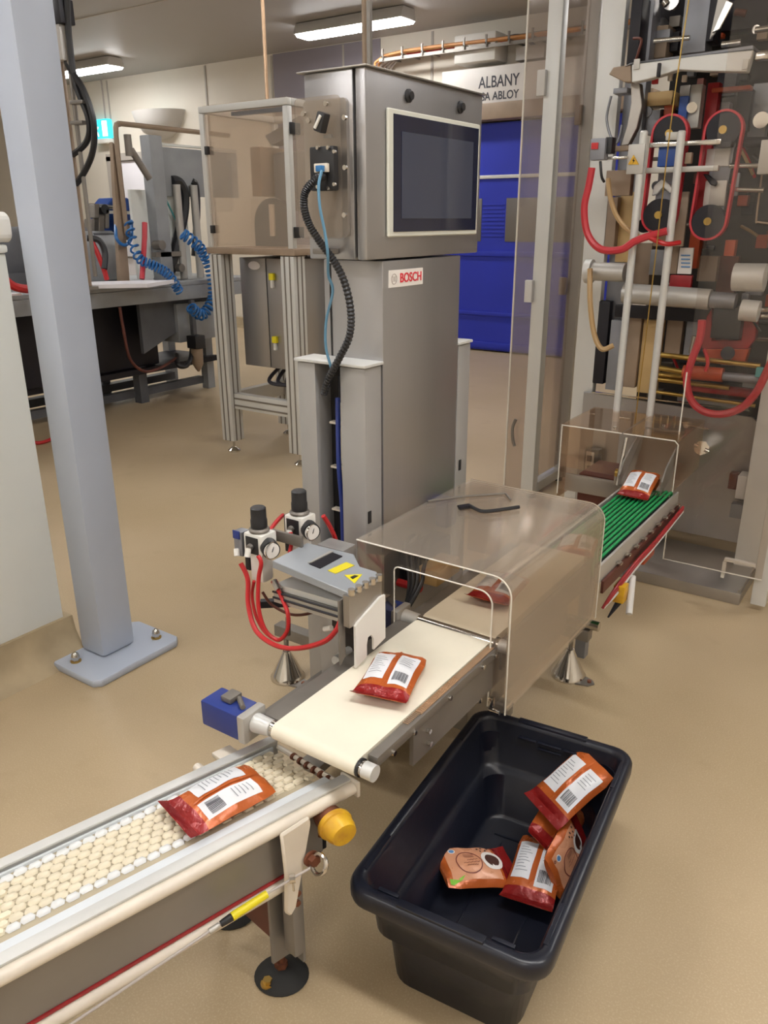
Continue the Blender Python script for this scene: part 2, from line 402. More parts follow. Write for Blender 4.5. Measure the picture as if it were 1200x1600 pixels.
for n_, (x, y) in enumerate(((-1.0, 8.3), (-7.5, 3.6), (-3.3, 4.4), (.6, 4.6), (-12.5, 3.6), (-6.8, .3), (-3.4, .6), (-.2, .9), (2.0, 1.2), (-3.0, -2.0), (.4, -2.0), (-12, -1))):
    ceiling_lamp(x, y, 'ceiling lamp outside the picture in the ' + ('row along the back wall', 'row over the alumimium table', 'row over the alumimium table', 'row over the alumimium table', 'row over the alumimium table', 'row over the camera', 'row over the camera', 'row over the camera', 'row over the camera', 'row behind the camera', 'row behind the camera', 'far left rear row')[n_].replace('alumimium', 'aluminium') + ', ' + ('right of the door', 'second from the left', 'third from the left', 'fourth from the left', 'leftmost', 'leftmost', 'second from the left', 'third from the left', 'rightmost', 'left one', 'right one', 'single')[n_])

# ---------------------------------------------------------------- things on the back wall
t = thing('exit_sign', 'small lit cyan exit sign with running figure on the cream wall', 'sign', (-12.1, YB-.1, 2.86))
part('housing', B().box((-12.32, YB-.1, 2.88), (-11.86, YB-.002, 3.17), .02), 'exitglow', t)
part('battery_box', B().box((-12.2, YB-.14, 2.80), (-11.86, YB-.002, 2.875), .02), 'white', t)
b = B().box((-12.0, YB-.108, 2.91), (-11.88, YB-.101, 3.14)); part('doorway_symbol', b, 'exitwhite', t)
b = B().cyl((-12.16, YB-.108, 3.12), (-12.16, YB-.101, 3.12), .025, n=12)
b.box((-12.18, YB-.108, 3.01), (-12.13, YB-.101, 3.09), R=Matrix.Rotation(rad(-20), 3, 'Y')).box((-12.23, YB-.108, 2.93), (-12.16, YB-.101, 2.95), R=Matrix.Rotation(rad(30), 3, 'Y')).box((-12.14, YB-.108, 2.91), (-12.12, YB-.101, 3.0), R=Matrix.Rotation(rad(-25), 3, 'Y')).box((-12.22, YB-.108, 3.05), (-12.10, YB-.101, 3.07), R=Matrix.Rotation(rad(15), 3, 'Y'))
part('running_figure', b, 'exitwhite', t)
part('cable', B().tube([(-12.0, YB-.02, 3.17), (-12.0, YB-.02, HC)], .012), 'greytext', t)
t = thing('uplighter', 'half-bowl grey wall lamp shining up the cream wall', 'wall lamp', (-10.65, YB-.2, 2.8))
prof = [(.01, 0), (.20, .03), (.36, .12), (.47, .25), (.53, .40)]
b = B(); bm = b.bm; rings = []
for r, z in prof: rings.append([bm.verts.new((-10.65 + r*math.cos(PI+PI*i/16), YB-.002 + r*.75*math.sin(PI+PI*i/16), 2.79+z)) for i in range(17)])
for A, Q in zip(rings, rings[1:]):
    for i in range(16): bm.faces.new((A[i], A[i+1], Q[i+1], Q[i]))
for A in rings: pass
bm.faces.new(rings[0]); part('bowl', b, 'lampbody', t)
b = B().cyl((-10.65, YB-.2, 3.0), (-10.65, YB-.2, 3.1), .06); part('bulb', b, 'exitglow', t)
part('maker_plate', B().box((-10.85, YB-.375, 2.98), (-10.72, YB-.36, 3.0)), 'greytext', t)
# cable ladder
t = thing('cable_ladder', 'galvanised cable ladder with orange and red cables under the ceiling', 'cable tray', (-4.5, 9.0, 3.35))
for z, y in ((3.53, 9.35), (3.40, 9.0)):
    part('side_rail', B().box((-6.25, y, z), (XR-.1, y+.03, z+.035)), 'tray', t)
for i in range(22):
    x = -6.2+i*.28
    part('rung', B().box((x, 8.98, 3.44), (x+.025, 9.38, 3.455)).box((x, 8.98, 3.41), (x+.02, 9.0, 3.53)), 'tray', t)
for k, (m_, y, z) in enumerate((('cableo', 9.05, 3.47), ('cableo', 9.13, 3.475), ('red', 9.2, 3.47), ('cableo', 9.28, 3.48), ('black', 9.33, 3.47))):
    part('cable', B().tube(smooth([(-6.3, y, z-.3), (-6.2, y, z), (-4.5, y+.01, z+.01), (-2, y-.02, z), (XR-.15, y, z)], 4), .018, 6), m_, t)
b = B()
for k in range(4): b.tube(smooth([(-6.2, 9.3-k*.05, 3.45), (-6.32-k*.02, 9.3-k*.05, 3.3), (-6.35+k*.05, 9.32-k*.03, 2.9), (-6.35+k*.05, 9.33-k*.03, .6)], 4), .018, 6)
part('drop_cables', b, 'greytext', t)
# white unit on wall
t = thing('wall_unit', 'white rectangular electrical box high on the wall below the cable ladder', 'box', (-4.95, YB-.3, 3.3))
part('housing', B().box((-5.25, YB-.32, 3.29), (-4.72, YB-.002, 3.58), .02), 'white', t)
part('cable', B().tube(smooth([(-4.72, YB-.2, 3.5), (-4.5, YB-.15, 3.52), (-4.3, YB-.1, 3.38)]), .02), 'text', t)
solo('junction_box', B().box((-4.55, YB-.15, 3.28), (-4.2, YB-.002, 3.42), .01), 'lampbody', 'small grey junction box beside the white wall box', 'box')
# droppers
def dropper(px, Y, z0, label, r=.014, mat='cableo'):
    p = ony(px, 40, Y); b = B().tube([(p.x, Y, z0), (p.x, Y, HC-.002)], r, 8)
    t = thing('drop_pipe', label, 'pipe', (p.x, Y, z0)); part('conduit', b, mat, t)
    part('ceiling_flange', B().cyl((p.x, Y, HC-.03), (p.x, Y, HC-.001), r*2.4), 'alu', t)
    part('lower_fitting', B().cyl((p.x, Y, z0), (p.x, Y, z0+.05), r*1.7), 'alu', t)
dropper(412, 4.45, 2.28, 'thin copper-coloured pipe dropping to the clear guard box', .012, 'copper')
dropper(569, 3.6, 1.8, 'thin pale pipe dropping from the ceiling behind the control cabinet', .012, 'beige')
dropper(577, 4.4, 1.4, 'darker pipe behind the pale pipe, above the control cabinet', .018, 'tray')

# ================================================================ STEEL COLUMN
t = thing('steel_column', 'grey-blue painted square steel column on a bolted base plate', 'column', (-2.44, 1.66, 0))
Rz = Matrix.Rotation(rad(0), 3, 'Z')
b = B().box((-2.535, 1.585, .03), (-2.395, 1.735, HC-.002), .018); part('shaft', b, 'greypaint', t)
b = B().prism([(-2.53, 1.46), (-2.30, 1.46), (-2.275, 1.485), (-2.275, 1.84), (-2.30, 1.865), (-2.53, 1.865), (-2.555, 1.84), (-2.555, 1.485)], 'z', 0, .028, bev=.003)
part('base_plate', b, 'greypaint', t, 'scuffed grey base plate with clipped corners')
for x, y in ((-2.47, 1.515), (-2.36, 1.81), (-2.49, 1.82), (-2.33, 1.51)):
    if (x, y) == (-2.49, 1.82) or (x, y) == (-2.33, 1.51): continue
    bo = part('anchor_bolt', B().cyl((x, y, .028), (x, y, .062), .009, n=10).cyl((x, y, .028), (x, y, .033), .02), 'brass', t)
    part('nut', B().cyl((x, y, .033), (x, y, .05), .016, n=6).lathe([(.015, .05), (.013, .06), (.006, .067)], (x, y, 0), 12), 'chrome', bo)
# partition
t = thing('low_partition', 'low white partition panel standing on a tan floor curb', 'wall panel', (-2.63, 0, 0))
part('panel', B().box((-2.70, -1.2, .13), (-2.60, 1.572, 1.50), .006), 'whitepanel', t)
part('curb', B().prism([(-2.80, 0), (-2.50, 0), (-2.545, .035), (-2.575, .10), (-2.585, .155), (-2.715, .155), (-2.74, .05)], 'y', -1.2, 1.60), 'curb', t)
part('top_cap', B().box((-2.72, -1.2, 1.502), (-2.585, 1.575, 1.53), .01), 'whitepanel', t)
part('end_grip', B().prism(rrect(-2.74, -2.56, 1.535, 1.63, .03), 'y', 1.30, 1.585, bev=.006), 'white', t, 'rounded white plastic block on the panel end')

# grey enclosure high behind the column
t = thing('wall_cabinet', 'grey machine cabinet above the partition, cut by the picture edge', 'cabinet', (-4.2, 2.2, 1.9))
part('body', B().box((-4.5, .9, 1.72), (-3.6, 2.14, 2.65), .02), 'graymach', t)
part('door_panel', B().box((-3.595, 1.0, 1.78), (-3.58, 2.08, 2.6), .005), 'graymach', t)
part('mounting_post', B().box((-4.4, 1.5, 0), (-4.3, 1.6, 1.715)), 'graydark', t)
part('lower_channel', B().box((-4.1, 2.0, 1.2), (-3.98, 2.1, 1.715)), 'postgrey', t)
Y3P = 4.0
# pole with cables behind column
t = thing('cable_pole', 'thin steel pole with black cables hanging beside the grey column', 'pole', (-6.1, Y3P, 1.1))

def Y3(px, py): return ony(px, py, Y3P)
p = Y3(118, 300)
part('pole', B().tube([(p.x, Y3P, 1.12), (p.x, Y3P, HC-.01)], .034, 10), 'beige', t)
q_ = Y3(133, 300)
part('conduit', B().tube([(q_.x, Y3P, 1.2), (q_.x, Y3P, HC-.01)], .016, 8), 'tray', t)
part('foot_plate', B().cyl((p.x, Y3P, 1.098), (p.x, Y3P, 1.12), .08), 'tray', t)
for px in (118, 124):
    for py in (190, 158): part('pipe_clip', B().box(Y3(px-4, py)+Vector((0, -.03, 0)), Y3(px+10, py+4)+Vector((0, .03, 0)), .004), 'tray', t)
part('junction_box', B().box(Y3(88, 40)-Vector((0, .05, 0)), Y3(108, 95)+Vector((0, .05, 0)), .01), 'lampbody', t)
part('upper_box', B().box(Y3(84, 2)-Vector((0, .06, 0)), Y3(107, 38)+Vector((0, .06, 0)), .01), 'machdark', t)
part('black_cable', B().tube(smooth([Y3(105, 0), Y3(108, 60), Y3(118, 130), Y3(138, 185), Y3(136, 220), Y3(112, 243), Y3(90, 252)]), .022), 'black', t)
part('black_cable', B().tube(smooth([Y3(100, 60), Y3(106, 100), Y3(130, 140), Y3(146, 190), Y3(144, 240), Y3(122, 284), Y3(100, 300)]), .022), 'black', t)

# ================================================================ LEFT LINE (table along x=-5.6)
TX = -5.6
def XT(px, py, dx=0): return onx(px, py, TX+dx)
t = thing('machine_table', 'long grey steel machine table along the far left side', 'table', (-6.1, 4, 0))
part('table_top', B().box((-6.7, 2.2, 1.06), (TX, 5.9, 1.095), .006), 'graymach', t)
part('apron', B().box((TX-.03, 2.2, .94), (TX+.002, 5.9, 1.058), .004), 'graymach', t, 'grey front apron')
for y in (2.6, 4.25, 4.75, 5.6):
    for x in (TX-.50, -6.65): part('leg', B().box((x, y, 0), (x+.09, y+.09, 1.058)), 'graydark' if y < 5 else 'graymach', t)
part('lower_shelf', B().box((-6.6, 2.3, .28), (TX-.35, 5.7, .33)), 'machdark', t)
b = B().box((-6.55, 2.5, .335), (-5.9, 3.9, .93), .02); part('control_box', b, 'machdark', t)
b = B().box((-6.55, 4.0, .335), (-6.0, 5.0, .92), .02); part('gear_housing', b, 'machdark', t)
part('foot_rail', B().box((-6.6, 2.4, .05), (-6.5, 5.6, .12)).box((-6.15, 2.4, .05), (-6.08, 5.6, .12)), 'graydark', t)
part('sloping_guard', B().prism([(4.62, .50), (5.35, .78), (5.45, .92), (4.62, .93)], 'x', -5.78, -5.74), 'graydark', t, 'tilted grey guard plate under the table')
part('drum', B().cyl((-6.3, 2.6, 1.33), (-6.3, 4.55, 1.33), .23, n=24).box((-6.5, 2.7, 1.1), (-6.1, 4.5, 1.25)), 'graydark', t)
part('drum_cover', B().prism([(-6.52, 1.1), (-6.04, 1.1), (-6.02, 1.35), (-6.12, 1.52), (-6.44, 1.52), (-6.54, 1.35)], 'y', 3.95, 4.75, bev=.02), 'graymach', t)
part('drive_housing', B().box((-6.45, 5.0, .55), (-5.7, 5.75, .90), .02), 'graymach', t)
part('drain_tank', B().lathe([(.20, 0), (.26, .03), (.27, .2), (.24, .26), (.25, .3), (.26, .55)], (-6.3, 3.0, .34), 20), 'graydark', t, 'round grey drum')
# tall frame on table
t = thing('guard_plate_stand', 'tall grey steel stand with a flat guard plate above the table', 'machine stand', (-6.0, 5.1, 1.1))
FX = -5.85
def XF(px, py): return onx(px, py, FX)
a = XF(222, 390); c = XF(240, 250)
part('post', B().box((FX-.06, c.y-.08, 1.1), (FX+.06, c.y+.06, 2.28), .01), 'graymach', t)
part('brace', B().prism([(4.52, 1.1), (4.62, 1.1), (4.66, 2.15), (4.60, 2.2)], 'x', FX-.02, FX+.02), 'beige', t)
p0, p1 = XF(240, 232), XF(330, 308)
part('guard_plate', B().box((FX-.015, p0.y, XF(240, 306).z), (FX, p0.y+1.0, XF(240, 228).z), .003), 'graymach', t)
part('guard_edge', B().box((FX-.03, p0.y, XF(240, 227).z+.004), (FX+.01, p0.y+1.0, XF(240, 224).z+.01), .003), 'whitepanel', t)
part('hoop', B().tube(smooth([(FX+.05, 4.62, 1.5), (FX+.05, 4.62, 2.24), (FX+.05, 4.66, 2.33), (FX+.05, 4.75, 2.34), (FX+.05, 5.9, 2.34)], 4), .02), 'beige', t)
for y in (5.12, 5.32):
    part('cylinder', B().cyl((FX+.04, y+.1, 1.1), (FX+.04, y+.1, 1.9), .035), 'alu', t)
part('white_panel', B().box((FX-.08, 4.78, 1.12), (FX-.05, 5.4, 1.85)), 'whitepanel', t)
part('clamp', B().cyl((FX+.09, 4.72, 2.15), (FX+.12, 4.86, 1.93), .028).cyl((FX+.09, 4.70, 2.26), (FX+.09, 4.70, 2.1), .03), 'dullsteel', t)
part('fittings', B().box((FX, 4.9, 1.3), (FX+.06, 5.2, 1.34)).box((FX, 5.0, 1.15), (FX+.05, 5.06, 1.4)).cyl((FX, 4.95, 1.4), (FX+.1, 4.95, 1.4), .04).cyl((FX, 5.15, 1.2), (FX+.1, 5.15, 1.2), .035), 'dullsteel', t)
solo('black_hose', B().tube(smooth([XF(268, 283), XF(280, 285), XF(288, 305), XF(286, 340), XF(276, 380), XF(266, 425)]), .045), 'black', 'thick black hose hanging in front of the grey guard plate', 'hose')
solo('black_hose', B().tube(smooth([XF(300, 283), XF(306, 292), XF(308, 330), XF(304, 400)]), .03), 'black', 'thinner black hose right of the thick one by the clear guard box', 'hose')
# blue clamp device + manifold on table
t = thing('blue_clamp_machine', 'blue clamping machine standing on the far end of the table', 'machine', (-6.1, 4.0, 1.1))
GX = -6.25
def XG(px, py): return onx(px, py, GX)
b = B().prism([(XG(165, 0).y*1.0, XG(165, 325).z), (XG(222, 0).y, XG(222, 325).z), (XG(205, 0).y, XG(205, 309).z), (XG(177, 0).y, XG(177, 309).z)], 'x', GX-.2, GX)
def yz(px, py): v = XG(px, py); return (v.y, v.z)
b = B().prism([yz(162, 330), yz(215, 330), yz(213, 326), yz(200, 309), yz(176, 309), yz(164, 324)], 'x', GX-.2, GX, bev=.008); part('top_block', b, 'blueclamp', t)
b = B().prism([yz(163, 368), yz(224, 370), yz(224, 334), yz(163, 332)], 'x', GX-.22, GX-.04, bev=.008); part('body', b, 'blueclamp', t)
part('front_arm', B().prism([yz(182, 356), yz(190, 356), yz(188, 314), yz(183, 314)], 'x', GX+.005, GX+.06), 'graymach', t)
part('bar', B().prism([yz(158, 334), yz(218, 336), yz(218, 331), yz(158, 329)], 'x', GX+.065, GX+.10), 'chrome', t)
part('jaw', B().prism([yz(180, 362), yz(203, 362), yz(203, 344), yz(180, 344)], 'x', GX+.005, GX+.08), 'beige', t)
part('stand', B().prism([yz(170, 375), yz(215, 375), yz(212, 369), yz(172, 369)], 'x', GX-.2, GX), 'graydark', t)
t = thing('valve_manifold', 'cluster of steel valves and fittings left of the blue clamp machine', 'valves', (-6.1, 3.7, 1.1))
for (px, py, w_, h_) in ((140, 330, 8, 22), (148, 350, 9, 26), (157, 342, 6, 30), (134, 352, 6, 20)):
    part('valve_body', B().prism([yz(px-w_/2, py+h_/2), yz(px+w_/2, py+h_/2), yz(px+w_/2, py-h_/2), yz(px-w_/2, py-h_/2)], 'x', GX, GX+.1, bev=.006), 'dullsteel', t)
part('lever', B().tube([XG(138, 322), XG(180, 324)], .022), 'chrome', t)
part('lever', B().tube([XG(136, 349), XG(146, 347)], .022), 'chrome', t)
part('cap', B().cyl(XG(153, 327)-Vector((.1, 0, 0)), XG(153, 327)+Vector((.1, 0, 0)), .04), 'black', t)
part('manifold_base', B().prism([yz(130, 376), yz(168, 376), yz(168, 364), yz(130, 364)], 'x', GX-.05, GX+.15), 'graydark', t)
# hoses
b = B().tube(helix([XT(200, 345, -.2), XT(215, 400, -.05), XT(240, 415, .05), XT(262, 428, .1), XT(280, 455, .1)], .036, 20), .009, 6)
solo('coiled_hose', b, 'coil', 'blue coiled air hose sagging along the edge of the long table', 'hose')
b = B().tube(helix([XT(285, 365, .08), XT(310, 385, .12), XT(325, 410, .12), XT(333, 440, .12), XT(332, 470, .12), XT(315, 492, .12), XT(298, 480, .12)], .044, 26), .010, 6)
solo('coiled_hose', b, 'coil', 'blue coiled air hose hanging in a loop beside the clear guard box', 'hose')
solo('air_line', B().tube([XF(243, 278), XF(268, 330), XF(285, 365)], .008), 'teal', 'thin teal air line stretched across the grey guard plate', 'hose')
solo('blue_loop_hose', B().tube(smooth([XT(181, 340, -.3), XT(182, 372, -.2), XT(195, 383, -.2), XT(205, 372, -.2), XT(205, 345, -.3)]), .014), 'coil', 'small blue hose loop in front of the blue clamp machine', 'hose')
solo('red_hose', B().tube([XT(226, 348, -.1), XT(226, 370, -.08), XT(222, 436, -.02)], .022), 'pinkred', 'straight red hose hanging before the grey drum', 'hose')
solo('red_hose', B().tube(smooth([XT(140, 370, -.1), XT(152, 395, -.05), XT(162, 420, -.02), XT(167, 437, -.02)]), .02), 'red', 'red and brown hose curving down over the grey drum', 'hose')
solo('black_hose', B().tube(smooth([XT(136, 372, -.1), XT(155, 376, -.05), XT(164, 395, -.02), XT(163, 420, .0)]), .024), 'black', 'black hose curving over the grey drum beside the red one', 'hose')
solo('red_hose', B().tube(smooth([onx(2, 430, -5.4), onx(15, 443, -5.4), onx(30, 450, -5.4), onx(60, 453, -5.5)]), .03), 'red', 'red hose lying at the left end of the table by the partition', 'hose')
solo('brown_hose', B().tube(smooth([XT(187, 480, .02), XT(192, 510, .04), XT(203, 560, .05), XT(225, 580, .05), XT(250, 575, .02), XT(275, 560, -.1)]), .013), 'rustplate', 'thin red-brown hose looping down below the table', 'hose')
solo('black_hose', B().tube(smooth([XT(276, 555, -.2), XT(278, 570, 0), XT(290, 572, .02), XT(298, 560, 0), XT(300, 540, -.2)]), .022), 'black', 'short black hose loop under the right end of the table', 'hose')
t = thing('filter_bowl', 'brass-tipped air filter hanging under the right end of the table', 'air filter', (-5.6, 4.85, .3))
pf = XT(309, 565); part('bowl', B().lathe([(.01, -.09), (.03, -.06), (.05, -.02), (.055, .12)], (pf.x, pf.y, pf.z), 16), 'beige', t)
part('head', B().box((pf.x-.06, pf.y-.06, pf.z+.125), (pf.x+.06, pf.y+.06, pf.z+.24), .01), 'black', t)
part('bracket', B().box((pf.x-.04, pf.y-.02, pf.z+.245), (pf.x+.0, pf.y+.02, .93)), 'graydark', t)
solo('paper_pad', B().prism([(-5.66, 3.95), (-5.28, 4.35), (-5.45, 4.78), (-5.95, 4.15)], 'z', 1.10, 1.13), 'paper', 'white pad of paper lying over the edge of the long table', 'paper')
solo('paper_sheet', B().box((-5.8, 3.08, 1.10), (-5.5, 3.4, 1.115)), 'paper', 'white sheet on the table end beside the partition', 'paper')
solo('red_hose', B().tube(smooth([onz(40, 688, .015), onz(60, 692, .015), onz(80, 686, .015), onz(100, 672, .015)]), .014), 'red', 'piece of red hose on the floor behind the grey column', 'hose')

# ================================================================ ALUMINIUM TABLE WITH CLEAR BOX
t = thing('guard_box_table', 'aluminium profile table carrying a clear guard box', 'table', (-3.8, 4.4, 0))
AX0, AX1, AY0, AY1 = -4.19, -3.44, 4.0, 4.72
def ribbed(b, x0, x1, y0, y1, z0, z1):
    b.box((x0, y0, z0), (x1, y1, z1), .004)
    for x in (x0+(x1-x0)*.3, x0+(x1-x0)*.7): b.box((x-.005, y0-.003, z0), (x+.005, y0-.0005, z1), mi=1)
    for y in (y0+(y1-y0)*.3, y0+(y1-y0)*.7): b.box((x1+.0005, y-.005, z0), (x1+.003, y+.005, z1), mi=1)
    return b
for (x0, y0) in ((AX0, AY0), (AX1-.11, AY0), (AX0, AY1-.11), (AX1-.11, AY1-.11)):
    lg = part('leg', ribbed(B(), x0, x0+.11, y0, y0+.11, .09, 1.385), ['alu_white', 'dullsteel'], t)
    part('levelling_foot', B().lathe([(.045, 0), (.045, .01), (.02, .03), (.009, .035), (.009, .088)], (x0+.055, y0+.055, 0), 16), 'chrome', lg)
cb = B().box((AX0+.115, AY0+.03, .33), (AX1-.115, AY0+.09, .44), .003)
for z in (.35, .40): cb.box((AX0+.115, AY0+.026, z), (AX1-.115, AY0+.0295, z+.012), mi=1)
part('cross_bar', cb, ['alu_white', 'dullsteel'], t)
part('cross_bar', B().box((AX0+.03, AY0+.115, .33), (AX0+.09, AY1-.115, .44), .003), 'alu', t)
part('cross_bar', B().box((AX1-.09, AY0+.115, .33), (AX1-.03, AY1-.115, .44), .003), 'alu', t)
part('deck', B().box((AX0-.01, AY0-.01, 1.39), (AX1+.02, AY1+.02, 1.43), .004), 'beige', t, 'tan table deck')
for (x, y) in ((AX0, AY0), (AX1-.04, AY0), (AX0, AY1-.04), (AX1-.04, AY1-.04)): part('corner_profile', B().box((x, y, 1.432), (x+.04, y+.04, 2.24), .004), 'alu_white', t)
for (a_, c_) in (((AX0, AY0), (AX1, AY0+.04)), ((AX0, AY1-.04), (AX1, AY1)), ((AX0, AY0+.042), (AX0+.04, AY1-.042)), ((AX1-.04, AY0+.042), (AX1, AY1-.042))):
    part('top_profile', B().box((a_[0], a_[1], 2.243), (c_[0], c_[1], 2.283), .004), 'alu_white', t)
part('clear_panel', B().box((AX0+.042, AY0+.012, 1.434), (AX1-.042, AY0+.018, 2.24)), 'acr_tan', t)
part('clear_panel', B().box((AX1-.018, AY0+.042, 1.434), (AX1-.012, AY1-.042, 2.24)), 'acr_tan', t)
part('clear_panel', B().box((AX0+.012, AY0+.042, 1.434), (AX0+.018, AY1-.042, 2.24)), 'acr_clear', t)
part('clear_lid', B().box((AX0+.02, AY0+.02, 2.284), (AX1-.02, AY1-.02, 2.289)), 'acr_tan', t)
part('lid_bar', B().box((-3.95, AY0+.05, 2.22), (-3.5, AY0+.09, 2.242)), 'bluehose', t, 'blue-grey strip under the lid')
for z in (2.12, 1.53): part('hinge', B().box((AX1+.001, AY0+.01, z-.035), (AX1+.012, AY0+.10, z+.03), .003), 'black', t)
for z in (2.0, 1.52): part('latch', B().box((AX0+.04, AY0-.01, z), (AX0+.07, AY0+.011, z+.05), .003), 'black', t)
t = thing('labelling_unit', 'grey motor unit with a round guard inside the clear box', 'machine', (-3.8, 4.4, 1.43))
part('housing', B().box((-3.85, 4.3, 1.66), (-3.5, 4.6, 2.02), .03), 'machgrey', t)
part('front_box', B().box((-3.95, 4.2, 1.75), (-3.86, 4.45, 2.05), .01), 'beige', t)
part('round_guard', B().prism(arc(-3.83, 1.58, .16, 0, 180, 12)+[(-3.99, 1.435), (-3.67, 1.435)], 'y', 4.25, 4.285), 'graydark', t)
part('label_strip', B().box((-3.84, 4.235, 1.50), (-3.80, 4.248, 1.70)), 'cream', t)
part('arm', B().prism([(-3.9, 2.12), (-3.6, 2.22), (-3.55, 2.15), (-3.85, 2.06)], 'y', 4.3, 4.4), 'machgrey', t)
part('side_panel', B().box((-4.1, 4.5, 1.435), (-4.0, 4.6, 1.75)), 'cream', t)
t = thing('steel_cabinet', 'stainless cabinet with yellow latches hanging inside the aluminium table', 'cabinet', (-3.8, 4.4, .62))
part('body', B().box((-4.10, 4.22, .62), (-3.60, 4.68, 1.36), .01), 'steel', t)
part('door', B().box((-4.10, 4.195, .62), (-3.86, 4.218, 1.36), .004), 'steel', t)
part('side_door', B().box((-3.852, 4.195, .62), (-3.60, 4.218, 1.36), .004), 'steel', t)
for z in (1.22, .80): 
    l = part('latch', B().box((-3.815, 4.17, z), (-3.775, 4.194, z+.045), .004), 'yel2', t, 'yellow latch'); part('latch_tongue', B().box((-3.805, 4.175, z-.05), (-3.785, 4.193, z-.002)), 'white', l)
part('sticker', B().prism([(-3.96+.055*math.cos(i*PI/8), 1.31+.028*math.sin(i*PI/8)) for i in range(16)], 'y', 4.19, 4.1945), 'paper', t)
part('hanger', B().box((-3.9, 4.4, 1.362), (-3.7, 4.45, 1.388)), 'dullsteel', t)
b = B()
for k in range(7): b.tube(smooth([(-4.0+.05*k, 4.5, .60), (-3.98+.06*k, 4.3+.03*k, .50), (-3.85+.03*k, 4.35, .47), (-3.7+.03*k, 4.5-.04*k, .48)]), .014)
tb = solo('cable_bundle', b, 'text', 'tangle of grey cables under the stainless cabinet', 'cables')
solo('floor_cable', B().tube(smooth([(-4.0, 4.6, .46), (-3.95, 4.7, .2), (-3.7, 4.75, .02), (-3.3, 4.6, .02), (-2.9, 4.7, .02)]), .015), 'black', 'black cable dropping to the floor behind the aluminium table', 'cable')

